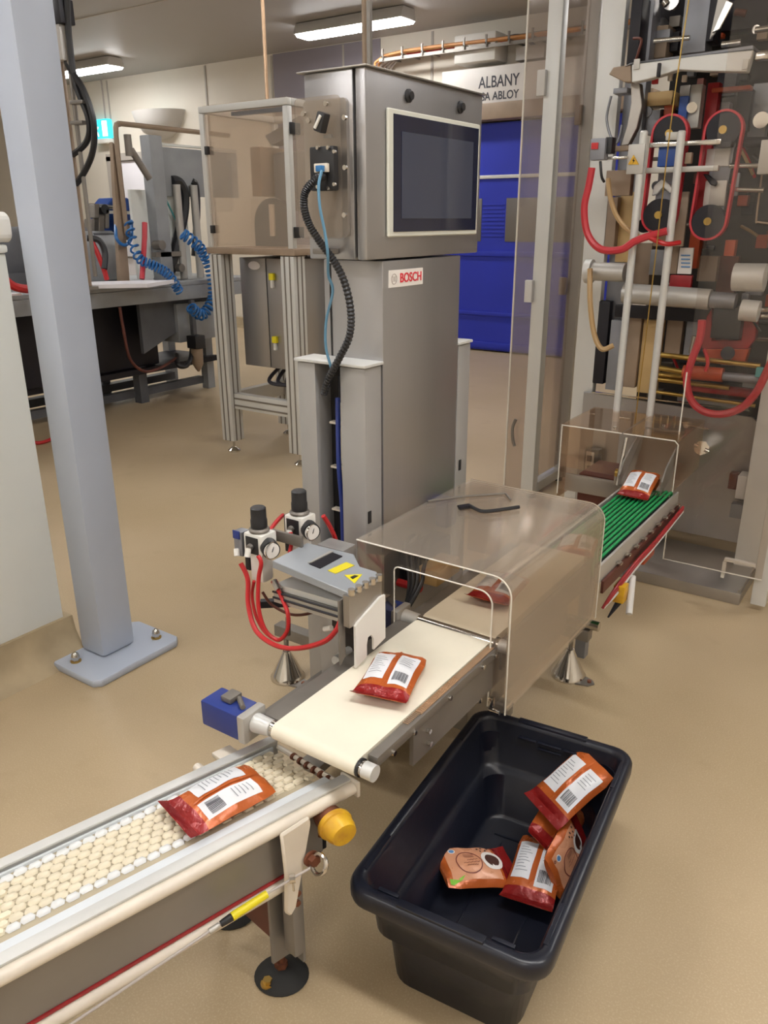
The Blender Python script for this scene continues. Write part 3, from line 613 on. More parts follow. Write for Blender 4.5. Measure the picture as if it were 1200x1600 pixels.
# ================================================================ BAGS
BL, BW = .198, .130
def bag_surf(u, v, top=1, seed=0):   # u across -1..1, v along 0 (red seal) ..1
    prof = max(0, math.sin(PI*min(1, max(0, (v-.10)/.92)))) ** .45 if v > .10 else 0
    side = (1-abs(u)**3.2)**.6 if abs(u) < 1 else 0
    n = math.sin(u*7+seed*3+v*5)*.0012 + math.sin(v*19+seed+u*3)*.0009 + math.sin(u*13-v*17+seed)*.0006
    h = .024*prof*side
    wv = BW/2*(1-.06*math.sin(PI*v)) * (1 - .10*max(0, v-.85)/.15)
    z = top*(h*(1 if top > 0 else .8)) + (n if h > .002 else n*.5)*(1 if top > 0 else .4) + .02
    curl = .010*max(0, .12-v)/.12
    return Vector((u*wv, (v-.5)*BL, z+curl*(1-.3*u)))
def bag(label, loc, rot, face='back', seed=0, group='orange and red foil bags of coffee'):
    t = thing('foil_bag', label, 'bag', loc, rot, group)
    b = B(); bm = b.bm; NU, NV = 12, 20; idx = {}
    for s_ in (1, -1):
        for i in range(NU+1):
            for j in range(NV+1):
                if s_ == -1 and (i in (0, NU)): idx[s_, i, j] = idx[1, i, j]; continue
                idx[s_, i, j] = bm.verts.new(bag_surf(-1+2*i/NU, j/NV, s_, seed) - (Vector((0, 0, .0012)) if s_ < 0 else Vector()))
    for s_ in (1, -1):
        for i in range(NU):
            for j in range(NV):
                q = (idx[s_, i, j], idx[s_, i+1, j], idx[s_, i+1, j+1], idx[s_, i, j+1])
                f = bm.faces.new(q if s_ > 0 else q[::-1]); f.material_index = 1 if j < 4 else (1 if (face == 'back' and j < 4) else 0)
    for j in (0, NV):
        for i in range(NU):
            a_ = (idx[1, i, j], idx[1, i+1, j], idx[-1, i+1, j], idx[-1, i, j])
            a_ = tuple(dict.fromkeys(a_))
            if len(a_) > 2: bm.faces.new(a_ if j else a_[::-1])
    body = part('bag_body', b, ['bag', 'bagred'], t, local=True, sharp=60)
    def decal(name, mat, pts_fn, par=body, off=.0009, label=None):
        q = B(); 
        for ring in pts_fn:
            vs = [q.bm.verts.new(bag_surf(u, v, 1, seed)+Vector((0, 0, off))) for u, v in ring]; q.bm.faces.new(vs)
        bmesh.ops.recalc_face_normals(q.bm, faces=q.bm.faces)
        for f in q.bm.faces:
            if f.normal.z < 0: f.normal_flip()
        return part(name, q, mat, par, label, local=True)
    def rect(u0, u1, v0, v1, nu=5, nv=8):
        return [[(u0+(u1-u0)*i/nu, v0+(v1-v0)*j/nv), (u0+(u1-u0)*(i+1)/nu, v0+(v1-v0)*j/nv), (u0+(u1-u0)*(i+1)/nu, v0+(v1-v0)*(j+1)/nv), (u0+(u1-u0)*i/nu, v0+(v1-v0)*(j+1)/nv)] for i in range(nu) for j in range(nv)]
    def ring(u, v, r0, r1, n=22, asp=BW/BL*1.0):
        R_ = lambda r, k: (u+r*math.cos(2*PI*k/n), v+r*asp*.5*math.sin(2*PI*k/n)*1.0)
        return [[R_(r0, k), R_(r1, k), R_(r1, k+1), R_(r0, k+1)] for k in range(n)]
    decal('seal_crimp', 'bagred', [c for k in range(5) for c in rect(-.98, .98, .008+k*.018, .016+k*.018, 8, 1)], off=.0016)
    if face == 'plain': return t
    if face == 'back':
        decal('printed_panel', 'baglabel', rect(-.86, -.12, .30, .86), label='white text panel')
        decal('printed_panel', 'baglabel', rect(.12, .84, .24, .86), label='white text panel with barcode')
        decal('back_seam', 'bag', rect(-.035, .035, .22, .97, 1, 14), off=.0024)
        decal('text_lines', 'bagline', [c for k in range(9) for c in rect(-.76, -.26-.1*(k % 3), .40+k*.045, .41+k*.045, 3, 1)], off=.0016)
        decal('text_lines', 'bagline', [c for k in range(5) for c in rect(.24, .70-.08*(k % 2), .60+k*.045, .61+k*.045, 3, 1)], off=.0016)
        rr = random.Random(seed); x = .22; cells = []
        while x < .74:
            wd = rr.choice((.012, .02, .03)); cells += rect(x, x+wd, .30, .46, 1, 3); x += wd+rr.choice((.012, .02))
        decal('barcode', 'text', cells, off=.0016)
    else:
        decal('peach_panel', 'bagpeach', rect(-.80, .80, .24, .93, 10, 12), off=.0005)
        decal('round_label', 'bagpeach', ring(-.05, .65, 0, .50), off=.0011)
        decal('round_outline', 'bagdark', ring(-.05, .65, .50, .54), off=.0018)
        for k, (u, ln) in enumerate(((-.05, .26), (.08, .32), (.21, .22))):
            cells = []
            for j in range(14):
                v = .62-ln*.35+ln*.7*j/14; a_ = .022*math.sin(j*2.1+k)
                cells.append([(-u-.012+a_, v), (-u+.012+a_, v), (-u+.014+.02*math.sin(j*2.1+2+k), v+ln*.045), (-u-.010+.02*math.sin(j*2.1+2+k), v+ln*.045)])
            decal('script_lettering', 'bagdark', cells, off=.0018)
        decal('small_print', 'bagdark', [c for k in range(5) for c in rect(.18+k*.045, .195+k*.045, .56, .70, 1, 3)], off=.0018)
        decal('cup', 'labelwhite', ring(.08, .31, .31, .47)+[[(-.30, .27), (-.24, .33), (-.13, .33), (-.17, .26)]], off=.0020, label='white cup rim and handle')
        decal('coffee', 'bagbrown', ring(.08, .31, 0, .32), off=.0018)
        decal('coffee_beans', 'bagbrown', [c for (u, v) in ((.62, .34), (.70, .40), (.55, .42), (.66, .46), (.74, .30), (.5, .36)) for c in ring(u, v, 0, .045, 8)], off=.0018)
        decal('green_corner', 'baggreen', [[(-.78, .82), (-.70, .97), (-.92, .97), (-.95, .93)], [(-.60, .76), (-.72, .86), (-.78, .82)]], off=.0014)
        decal('round_logo', 'bagblue', ring(.55, .83, 0, .10, 12), off=.0016)
        decal('round_logo', 'labelwhite', ring(.55, .83, .10, .14, 12), off=.0016)
        decal('corner_mark', 'bagdark', ring(.58, .91, .03, .06, 10), off=.0016)
    return t

# ================================================================ NEAR CONVEYOR
KA = rad(-16)
# root at the left end corner of the discharge end; local x = across (right), local y = along the run
k0 = Vector((-1.079, 1.112, 0))
kc = thing('modular_conveyor', 'pale modular belt conveyor with cream rails running out of the lower left corner', 'conveyor', k0, (0, 0, KA))
KL, KW, KZ = 1.75, .238, .50
SH = .13      # the discharge end runs slightly askew
SHM = Matrix(((1, 0, 0, 0), (SH, 1, 0, 0), (0, 0, 1, 0), (0, 0, 0, 1)))
def kp(name, b, mat, par=None, **kw): b.bm.transform(SHM); return part(name, b, mat, par or kc, local=True, **kw)
kp('side_rail', B().box((0, -KL, KZ-.006), (.024, 0, KZ), .003).box((.003, -KL, KZ-.05), (.020, 0, KZ-.0065), .003), 'alu_white', label='pale left side rail')
kp('side_rail', B().box((KW-.026, -KL, KZ-.006), (KW, .015, KZ), .003), 'alu_white', label='pale right side rail')
kp('wear_strip', B().box((.026, -KL, KZ-.03), (.031, -.02, KZ-.010), .001), 'wear')
kp('wear_strip', B().box((KW-.052, -KL, KZ-.03), (KW-.028, -.01, KZ-.008), .002), 'wear')
kp('rounded_edge', B().prism(arc(KW+.004, KZ-.020, .0135, -90, 90, 6)+[(KW-.02, KZ-.0066), (KW-.02, KZ-.0335)], 'y', -KL, .014), 'cream', label='rounded cream edge rail')
kp('end_block', B().box((KW-.035, .016, KZ-.04), (KW+.017, .024, KZ-.002), .003), 'cream')
kp('side_plate', B().box((KW-.019, -KL, KZ-.148), (KW-.004, -.06, KZ-.036)), 'sideplate')
kp('red_line', B().box((KW-.019, -KL, KZ-.155), (KW-.001, -.13, KZ-.149)), 'redmach')
kp('lower_rail', B().prism(arc(KW-.002, KZ-.171, .013, -90, 90, 6)+[(KW-.02, KZ-.158), (KW-.02, KZ-.184)], 'y', -KL, -.14), 'cream', label='lower cream rail')
kp('side_plate', B().box((.004, -KL, KZ-.14), (.012, -.04, KZ-.051)), 'sideplate')
kp('bed', B().box((.032, -KL, KZ-.09), (KW-.053, -.03, KZ-.045)), 'sideplate')
kp('end_rod', B().tube([(.026, -.004, KZ-.018), (KW-.036, .004, KZ-.018)], .006, 8), 'cream')
for i in range(6): kp('rod_collar', B().cyl((.075+i*.022, -.003, KZ-.018), (.081+i*.022, -.003, KZ-.018), .0085, n=10), 'rust')
# belt links
lk = B()
def link_mesh(bm_b, x, y, z, L_, W_, H_):
    x0, x1 = x, x+W_
    P = [(x0, y+L_*.15, z), (x0+W_*.5, y, z+H_*.2), (x1, y+L_*.15, z), (x1, y+L_*.85, z), (x0+W_*.5, y+L_, z+H_*.2), (x0, y+L_*.85, z)]
    T = [(x0+W_*.12, y+L_*.22, z+H_), (x0+W_*.5, y+L_*.10, z+H_), (x1-W_*.12, y+L_*.22, z+H_), (x1-W_*.12, y+L_*.78, z+H_), (x0+W_*.5, y+L_*.90, z+H_), (x0+W_*.12, y+L_*.78, z+H_)]
    A = [bm_b.bm.verts.new(p) for p in P]; Q = [bm_b.bm.verts.new(p) for p in T]
    bm_b.bm.faces.new(Q)
    for i in range(6): bm_b.bm.faces.new((A[i], A[(i+1) % 6], Q[(i+1) % 6], Q[i]))
PX_, PY_ = .0168, .0250
x_in0, x_in1 = .033, KW-.055
NX = int((x_in1-x_in0)/PX_)
q = B(); link_mesh(q, 0, 0, 0, PY_*1.03, PX_*.92, .005); me_link = finish('belt_link', q, 'link', 70)
me_edge = me_link.copy(); me_edge.materials.clear(); me_edge.materials.append(M['link_edge'])
count = 0; rest = B(); yy = -.03
row = 0
while yy > -KL:
    yy -= PY_; row += 1
    for i in range(NX):
        x = x_in0 + i*PX_ + (.003 if row % 2 else 0)
        y = yy + (PY_*.5 if i % 2 else 0)
        wx = kc.location + Matrix.Rotation(KA, 3, 'Z') @ Vector((x, y, KZ-.028))
        d_ = wx-Vector((0, 0, CAMH)); px = 600+F_PX*d_.dot(RX)/d_.dot(FW)
        if count < 300 and -20 < px and row > 5+i*.9:
            o = bpy.data.objects.new('belt_link', me_edge if i in (0, NX-1) else me_link); COL.objects.link(o); o.parent = kc; o.location = (x, y+SH*x, KZ-.015); count += 1
        else: link_mesh(rest, x, y, KZ-.015, PY_*1.03, PX_*.92, .005)
kp('belt_links', rest, 'link', kind='stuff')
kp('belt_base', B().box((x_in0-.001, -KL, KZ-.044), (x_in1+.002, -.035, KZ-.0155)), 'linkgap')
kp('nose_roller', B().cyl((x_in0, -.034, KZ-.034), (x_in1, -.034, KZ-.034), .012, n=14), 'cream')
# leg side
LY = -.135
kp('side_bracket', B().prism([(LY-.045, KZ-.018), (LY+.022, KZ-.010), (LY+.026, KZ-.03), (LY-.018, KZ-.215), (LY-.033, KZ-.232), (LY-.045, KZ-.215), (LY-.040, KZ-.12)], 'x', KW+.018, KW+.028, bev=.004), 'cream', label='tapered cream bracket')
lg = kp('leg', B().box((KW-.055, LY-.03, .075), (KW-.048, LY+.025, .42)).box((KW-.048, LY+.018, .075), (KW-.01, LY+.025, .42)).box((KW-.030, LY-.012, .12), (KW+.004, LY+.012, .29), .003), 'sideplate')
lg2 = kp('leg', B().box((-.0, LY-.03, .075), (.008, LY+.025, .42)).box((.008, LY+.018, .075), (.04, LY+.025, .42)), 'rustplate')
kp('cross_brace', B().box((.009, LY-.02, .13), (KW-.056, LY-.012, .235)), 'rustplate', label='red-brown cross plate')
fx = kc.location.copy(); inv = Matrix.Rotation(-KA, 3, 'Z')
def kloc(wx, wy): v = inv @ (Vector((wx, wy, 0))-kc.location); return v.x, v.y-SH*v.x
for (fxx, fyy), pr_ in ((kloc(-.945, .958), lg), (kloc(-1.165, 1.02), lg2)):
    b = B().lathe([(.056, 0), (.058, .004), (.054, .010), (.030, .024), (.020, .03)], (fxx, fyy, 0), 28); kp('foot', b, 'rubber', pr_)
    kp('threaded_rod', B().cyl((fxx, fyy, .03), (fxx, fyy, .13), .0075, n=10).cyl((fxx, fyy, .030), (fxx, fyy, .045), .014, n=6).cyl((fxx, fyy, .075), (fxx, fyy, .088), .014, n=6), 'rust', pr_)
    kp('floor_bolt', B().cyl((fxx+.005, fyy-.040, .014), (fxx+.005, fyy-.040, .026), .010, n=6).cyl((fxx+.005, fyy-.04, .01), (fxx+.005, fyy-.04, .015), .015), 'brass', pr_)
for (y, z) in ((LY-.01, .31), (LY-.012, .285)): kp('bolt', B().cyl((KW+.015, y, z), (KW+.024, y, z), .007, n=6), 'rust')
kp('end_plate', B().box((KW-.06, -.13, KZ-.20), (KW-.053, -.01, KZ-.05), .002), 'machdark')
kp('axle', B().cyl((KW-.06, -.055, KZ-.095), (KW+.02, -.055, KZ-.095), .009, n=10).cyl((KW-.02, -.055, KZ-.095), (KW+.0, -.055, KZ-.095), .018, n=6), 'rust')
cp = kp('yellow_cap', B().lathe([(.034, 0), (.036, .004), (.036, .012), (.033, .014), (.031, .03), (.026, .042), (.0, .042)][:-1], (KW+.03, -.060, KZ-.052), 28, axis=(1, -.15, -.1)), 'yellow', label='yellow plastic cap')
kp('cap_backing', B().lathe([(.022, -.04), (.028, -.02), (.030, -.001)], (KW+.03, -.060, KZ-.052), 20, axis=(1, -.15, -.1)), 'rust', cp)
kp('cross_tube', B().cyl((-.03, -.17, KZ-.02), (-.002, -.17, KZ-.02), .010), 'cream')
kp('bracket_block', B().box((-.035, -.13, KZ-.015), (-.001, -.085, KZ-.004), .003), 'cream', label='small cream block outside the left rail')
# eye bolt + pull cord
ex, ey, ez = KW+.060, LY+.015, KZ-.105
eb = kp('eye_bolt', B().cyl((KW+.033, ey, ez), (ex-.022, ey, ez), .0065, n=12).tube([(ex+.0-.002+.019*math.cos(a*PI/12), ey+.008*math.sin(a*PI/12), ez+.019*math.sin(a*PI/12)) for a in range(24)], .0045, 8, closed=True), 'chrome')
kp('washer', B().cyl((KW+.033, ey, ez), (KW+.038, ey, ez), .017, n=18).cyl((KW+.038, ey, ez), (KW+.050, ey, ez), .012, n=6), 'rust', eb)
rc = Matrix.Rotation(KA, 3, 'Z')
def kw_(x, y, z): return kc.location + rc @ Vector((x, y+SH*x, z))
e0 = kw_(ex-.012, ey-.008, ez-.012)
e1 = onx(470, 1352, kw_(ex-.02, ey-.08, 0).x); 
cordpts = [kw_(ex-.014, ey-.012, ez-.010), kw_(ex-.022, ey-.10, ez-.02), kw_(ex-.03, ey-.23, ez-.038), kw_(ex-.04, ey-.7, ez-.09), kw_(ex-.04, ey-1.5, ez-.17)]
t = thing('pull_cord', 'thin grey emergency pull cord with a yellow tension sleeve along the modular conveyor', 'cord', cordpts[0])
part('cord', B().tube(cordpts, .0026, 8), 'greytext', t)
def lerp(a_, b_, f): return a_+(b_-a_)*f
part('yellow_sleeve', B().cyl(lerp(cordpts[1], cordpts[2], .05), lerp(cordpts[1], cordpts[2], .62), .0075, .0085, n=12), 'yel2', t, 'yellow sleeve')
part('black_end', B().cyl(lerp(cordpts[1], cordpts[2], .63), lerp(cordpts[1], cordpts[2], .80), .008, .006, n=12), 'black', t)
part('ferrule', B().cyl(lerp(cordpts[1], cordpts[2], .82), lerp(cordpts[1], cordpts[2], .98), .0055, n=12), 'alu', t)
cl = lerp(cordpts[0], cordpts[1], .45)
part('wire_clamp', B().cyl(cl-Vector((.004, .004, 0)), cl+Vector((.004, .004, .0)), .009, n=10).tube([cl+Vector((0, 0, 0)), cl+Vector((.006, -.004, -.025))], .0022), 'chrome', t)

# ================================================================ WEIGHING CONVEYOR
BX0, BX1, BZ = -1.003, -.785, .60
t = wc = thing('weighing_conveyor', 'steel checkweigher conveyor with two cream belts on cone feet', 'conveyor', (-1.0, 1.7, 0))
def stadium(y0, y1, r, zc): return [(y, z) for y, z in arc(y0+r, zc, r, 270, 90, 10)] + [(y, z) for y, z in arc(y1-r, zc, r, 90, -90, 10)]
part('belt', B().prism(stadium(1.03, 1.622, .020, BZ-.020), 'x', BX0, BX1), 'belt', wc, 'near cream belt')
part('belt', B().prism(stadium(1.630, 2.28, .020, BZ-.020), 'x', BX0, BX1), 'belt', wc, 'far cream belt under the clear cover')
part('side_rail', B().box((BX1+.003, 1.075, BZ-.028), (BX1+.026, 1.60, BZ-.004), .002), 'dullsteel', wc)
part('side_strip', B().box((BX1+.003, 1.25, BZ-.0035), (BX1+.020, 1.59, BZ-.001)), 'copper', wc, 'shiny comb strip')
cb = B()
for i in range(40): cb.box((BX1+.004, 1.20+i*.0055, BZ-.0008), (BX1+.018, 1.2022+i*.0055, BZ+.0006))
part('comb_teeth', cb, 'copper', wc)
part('side_plate', B().box((BX1+.012, 1.215, BZ-.115), (BX1+.022, 1.62, BZ-.029)), 'dullsteel', wc)
part('side_rail', B().box((BX0-.055, 1.07, BZ-.03), (BX0-.004, 1.60, BZ-.012), .003), 'dullsteel', wc)
part('side_plate', B().box((BX1+.008, 1.64, BZ-.09), (BX1+.020, 2.26, BZ-.010)), 'dullsteel', wc)
part('side_rail', B().box((BX0-.05, 1.64, BZ-.03), (BX0-.004, 2.26, BZ-.012), .003), 'dullsteel', wc)
part('belt_bed', B().box((BX0+.01, 1.09, BZ-.055), (BX1-.01, 1.60, BZ-.042)), 'dullsteel', wc)
for (y, z) in ((1.13, .575), (1.21, .578), (1.36, .582), (1.52, .582), (1.585, .582), (1.27, .545), (1.275, .51)):
    part('screw', B().cyl((BX1+.0225, y, z), (BX1+.032, y, z), .006, n=10), 'chrome', wc)
for y, l in ((1.050, 'near'), (1.640, 'middle')):
    rr_ = part('roller', B().cyl((BX0-.018, y, BZ-.020), (BX1+.012, y, BZ-.020), .0165, n=20), 'chrome', wc)
    part('roller_cap', B().cyl((BX1+.013, y, BZ-.020), (BX1+.038, y, BZ-.020), .0175, n=20), 'alu_white', rr_)
    part('bearing_ring', B().cyl((BX1+.001, y, BZ-.020), (BX1+.006, y, BZ-.020), .0195, n=20), 'black', rr_)
    mo = part('motor', B().box((BX0-.19, y-.038, BZ-.058), (BX0-.080, y+.028, BZ+.004), .004), 'blue', wc, 'blue motor')
    part('gear_flange', B().box((BX0-.079, y-.040, BZ-.06), (BX0-.058, y+.030, BZ+.006), .004), 'alu', mo)
    part('coupling', B().cyl((BX0-.057, y-.003, BZ-.022), (BX0-.012, y-.002, BZ-.02), .022, .018, n=20), 'alu_white', mo)
    part('connector', B().box((BX0-.15, y-.015, BZ+.005), (BX0-.12, y+.022, BZ+.018), .003).cyl((BX0-.118, y+.01, BZ+.010), (BX0-.085, y-.012, BZ+.010), .006, n=10), 'dullsteel', mo)
part('drive_pulley', B().cyl((BX0+.07, 1.085, BZ-.062), (BX1-.08, 1.085, BZ-.062), .015, n=20), 'machdark', wc)
# base frame
part('frame_beam', B().box((-1.80, 1.90, .17), (-.86, 1.945, .215), .004), 'dullsteel', wc)
part('frame_beam', B().box((-1.80, 2.49, .17), (-.83, 2.535, .215), .004), 'dullsteel', wc)
part('frame_beam', B().box((-1.33, 1.30, .30), (-1.29, 2.6, .34), .004), 'dullsteel', wc)
part('floor_beam', B().box((-1.32, 1.47, .07), (-1.25, 1.96, .10), .004).box((-1.55, 1.7, .102), (-1.16, 1.76, .13), .004), 'dullsteel', wc)
part('belt_stand', B().box((-.96, 1.72, .216), (-.90, 2.45, BZ-.07), .004), 'dullsteel', wc)
for (x, y) in ((-1.759, 1.917), (-.90, 2.515), (-.90, 1.93), (-1.759, 2.515)):
    f = part('foot', B().lathe([(.064, 0), (.064, .006), (.055, .02), (.030, .075), (.018, .10), (.014, .112)], (x, y, 0), 28), 'chrome', wc, 'polished cone foot')
    part('foot_flange', B().prism([(x+.03, y-.05), (x+.09, y-.035), (x+.105, y-.01), (x+.09, y+.01), (x+.03, y+.03)], 'z', 0, .006), 'dullsteel', f)
    part('flange_bolt', B().cyl((x+.085, y-.012, .006), (x+.085, y-.012, .014), .008, n=6), 'rust', f)
    part('threaded_rod', B().cyl((x, y, .112), (x, y, .168), .009, n=10), 'dullsteel', f)
part('cross_handle', B().cyl((-.96, 2.51, .235), (-.80, 2.51, .235), .018), 'chrome', wc)
# boxes under / beside the far belt
part('valve_block', B().box((-1.30, 1.86, .56), (-1.16, 2.06, .66), .006), 'machdark', wc)
part('cable_box', B().box((-1.15, 1.84, .58), (-1.08, 1.98, .63), .006), 'tan', wc, 'tan terminal block')
part('red_fitting', B().cyl((-1.19, 1.80, .585), (-1.11, 1.80, .585), .012, n=10), 'red', wc)
part('sensor', B().box((-1.24, 2.07, .67), (-1.18, 2.13, .76), .006), 'blue', wc)
for k in range(4): part('cable', B().tube(smooth([(-1.20+.02*k, 1.9, .70), (-1.15+.02*k, 1.78, .72-.02*k), (-1.10+.01*k, 1.72, .62), (-1.13, 1.70-.03*k, .45)]), .006), 'black', wc)

# ---------------------------------------------------------------- control pillar
PX0 = -1.22
t = cpil = thing('control_pillar', 'brushed stainless control cabinet on a pillar with a large dark touchscreen', 'control cabinet', (-1.32, 1.98, 0))
part('pillar_body', B().box((-1.42, 1.775, .216), (PX0-.004, 2.185, 1.500), .004), 'steel', cpil)
part('pillar_side_seam', B().box((-1.40, 1.7735, .25), (-1.395, 1.7745, 1.49)), 'dark', cpil)
part('cabinet_body', B().box((-1.405, 1.700, 1.505), (-1.257, 2.282, 1.935), .004), 'steel', cpil)
part('cabinet_gasket', B().box((-1.2565, 1.71, 1.512), (-1.250, 2.272, 1.928)), 'dark', cpil)
dr = part('cabinet_door', B().box((-1.2495, 1.700, 1.505), (PX0, 2.282, 1.935), .004), 'steel', cpil)
part('cabinet_rim', B().box((-1.42, 1.69, 1.9355), (-1.21, 2.29, 1.939), .001), 'steel_h', cpil)
part('screen_bezel', B().prism([(1.782, 1.558), (2.255, 1.558), (2.255, 1.857), (1.782, 1.857)], 'x', PX0+.001, PX0+.010, bev=.003), 'bezel', dr)
part('screen_border', B().box((PX0+.0102, 1.803, 1.571), (PX0+.012, 2.243, 1.845)), 'glass', dr)
part('screen', B().box((PX0+.0121, 1.838, 1.603), (PX0+.013, 2.212, 1.808)), 'screen', dr, 'unlit touchscreen')
for y in (1.885, 2.150): 
    part('door_lock', B().lathe([(.016, 0), (.016, .004), (.010, .007), (.010, .012)], (PX0+.0005, y, 1.893), 16, axis=(1, 0, 0)), 'black', dr)
part('name_plate', B().box((PX0-.0035, 1.800, 1.431), (PX0-.0015, 1.968, 1.475)), 'labelwhite', cpil)
text('name_lettering', 'BOSCH', .034, 'redtext', cpil, (PX0-.0006, 1.906, 1.4525), (0, 1, 0), (0, 0, 1), width=.106, weight=.0004)
b = B(); ring_ = [(1.824+.013*math.cos(i*PI/10), 1.4525+.013*math.sin(i*PI/10)) for i in range(20)]
b.tube([(PX0-.0013, y, z) for y, z in ring_], .0012, 6, closed=True).box((PX0-.0018, 1.822, 1.446), (PX0-.0008, 1.826, 1.459)).box((PX0-.0018, 1.816, 1.445), (PX0-.0008, 1.8185, 1.460)).box((PX0-.0018, 1.8295, 1.445), (PX0-.0008, 1.832, 1.460))
part('anchor_emblem', b, 'greytext', cpil)
# terminal plate on left side of cabinet, plane y=1.70
def S(px, py, y=1.70): return ony(px, py, y)
def sxz(px, py, y=1.70): v = S(px, py, y); return (v.x, v.z)
c0, c1 = sxz(483, 372), sxz(546, 150)
tp = part('terminal_cover', B().prism(rrect(c0[0], c1[0], c0[1], c1[1], .012), 'y', 1.660, 1.664), 'acr_clear', cpil, 'clear cover plate with screws')
part('terminal_rim', B().prism(rrect(c0[0]+.003, c1[0]-.003, c0[1]+.003, c1[1]-.003, .01), 'y', 1.690, 1.6995), 'steel_h', cpil)
for px, py in ((511, 162), (540, 184), (541, 262), (540, 336), (484, 189), (476, 178)):
    v = S(px, py, 1.66); part('cover_screw', B().cyl((v.x, 1.652, v.z), (v.x, 1.659, v.z), .006, n=10), 'chrome', tp)
v = S(508, 192, 1.66); rs = part('rotary_switch', B().box((v.x-.012, 1.635, v.z-.022), (v.x+.012, 1.659, v.z+.022), .004, R=Matrix.Rotation(rad(20), 3, 'Y')), 'black', cpil)
part('switch_marker', B().box((v.x-.004, 1.630, v.z-.016), (v.x+.002, 1.6345, v.z+.016), R=Matrix.Rotation(rad(35), 3, 'Y')), 'white', rs)
part('switch_tail', B().box((v.x-.002, 1.655, v.z-.034), (v.x+.022, 1.6595, v.z-.026)), 'dullsteel', rs)
a0, a1 = sxz(493, 299, 1.66), sxz(529, 228, 1.66)
so = part('socket_housing', B().box((a0[0], 1.640, a0[1]), (a1[0], 1.6595, a1[1]), .005), 'black', cpil)
for px, py in ((498, 231), (514, 231), (524, 237), (498, 292), (515, 294), (524, 288)):
    v = S(px, py, 1.64); part('housing_screw', B().cyl((v.x, 1.633, v.z), (v.x, 1.6395, v.z), .0045, n=8), 'chrome', so)
a0, a1 = sxz(495, 270, 1.64), sxz(515, 255, 1.64)
part('socket_frame', B().box((a0[0], 1.629, a0[1]), (a1[0], 1.6395, a1[1]), .002), 'cream', so)
v = S(504, 263, 1.63); part('blue_plug', B().box((v.x-.008, 1.612, v.z-.008), (v.x+.008, 1.6285, v.z+.006), .002), 'bluehose', so)
v = S(508, 392, 1.68); part('cable_bracket', B().box((v.x-.03, 1.665, v.z-.008), (v.x+.03, 1.699, v.z+.006), .003), 'dullsteel', cpil)
# side channels
def channel(y0, y1, mir, label):
    X0, X1 = -1.455, -1.225
    yo, yi = (y0, y1) if not mir else (y1, y0)
    b = B(); s_ = 1 if not mir else -1
    d = .010
    b.box((X0, min(yo, yi), .12), (X0+.062, max(yo, yi), 1.232), .003)
    b.box((X1-.082, min(yo, yi), .12), (X1, max(yo, yi), 1.232), .004)
    ch = part('side_channel', b, 'postgrey', cpil, label)
    part('channel_back', B().box((X0+.063, yi-s_*.012, .12), (X1-.083, yi-s_*.002, 1.232)), 'dark', ch)
    part('channel_cap', B().box((X0-.008, min(yo, yi)-.006, 1.234), (X1+.006, max(yo, yi)+.004, 1.243), .003), 'alu_white', ch)
    return ch
ch = channel(1.690, 1.768, False, 'grey channel on the near side')
channel(2.192, 2.268, True, 'grey channel on the far side')
v = onx(577, 808, -1.225); part('slot', B().box((-1.2245, v.y-.008, v.z-.018), (-1.2225, v.y+.008, v.z+.018), .001), 'dark', ch)
v = onx(721, 725, -1.225); part('slot', B().box((-1.2245, v.y-.02, v.z-.018), (-1.2225, v.y-.006, v.z+.018), .001), 'dark', ch)
part('toothed_strip', B().box((-1.352, 1.742, .30), (-1.344, 1.752, 1.12)), 'chrome', ch)
part('cable_plug', B().cyl((-1.325, 1.735, 1.14), (-1.325, 1.735, 1.20), .018, n=12), 'machdark', ch)
for z in (1.06, .93, .80): part('cable_tie', B().box((-1.375, 1.725, z), (-1.325, 1.745, z+.006)), 'cream', ch)
# pillar cables
def S2(px, py, y): return ony(px, py, y)
solo('conduit', B().tube(smooth([S2(507, 276, 1.632), S2(494, 280, 1.61), S2(478, 298, 1.60), S2(475, 322, 1.60), S2(483, 350, 1.62), S2(500, 378, 1.635), S2(520, 405, 1.65), S2(538, 440, 1.655), S2(548, 485, 1.655), S2(546, 525, 1.655), S2(530, 560, 1.66), S2(514, 590, 1.668), S2(506, 615, 1.678)], 14), .0105, 10, rib=-.22), 'black', 'black corrugated conduit curving down the side of the control cabinet', 'conduit', sharp=20)
solo('blue_cable', B().tube(smooth([S2(503, 266, 1.60), S2(498, 290, 1.59), S2(500, 325, 1.59), S2(507, 360, 1.60), S2(512, 395, 1.61), S2(513, 430, 1.64), S2(520, 455, 1.66), S2(510, 500, 1.665), S2(509, 540, 1.67), S2(516, 570, 1.675), S2(519, 585, 1.68)]), .0036), 'netblue', 'thin pale blue network cable hanging beside the black conduit', 'cable')
solo('blue_cable', B().tube(smooth([(-1.335, 1.715, 1.14), (-1.333, 1.71, .95), (-1.328, 1.715, .80), (-1.330, 1.715, .55), (-1.335, 1.715, .30)]), .007), 'blue', 'dark blue cable running down inside the near grey channel', 'cable')
solo('brown_cable', B().tube(smooth([(-1.313, 1.715, 1.08), (-1.311, 1.712, .9), (-1.310, 1.715, .5), (-1.315, 1.715, .3)]), .005), 'rustplate', 'brown cable running down inside the near grey channel', 'cable')

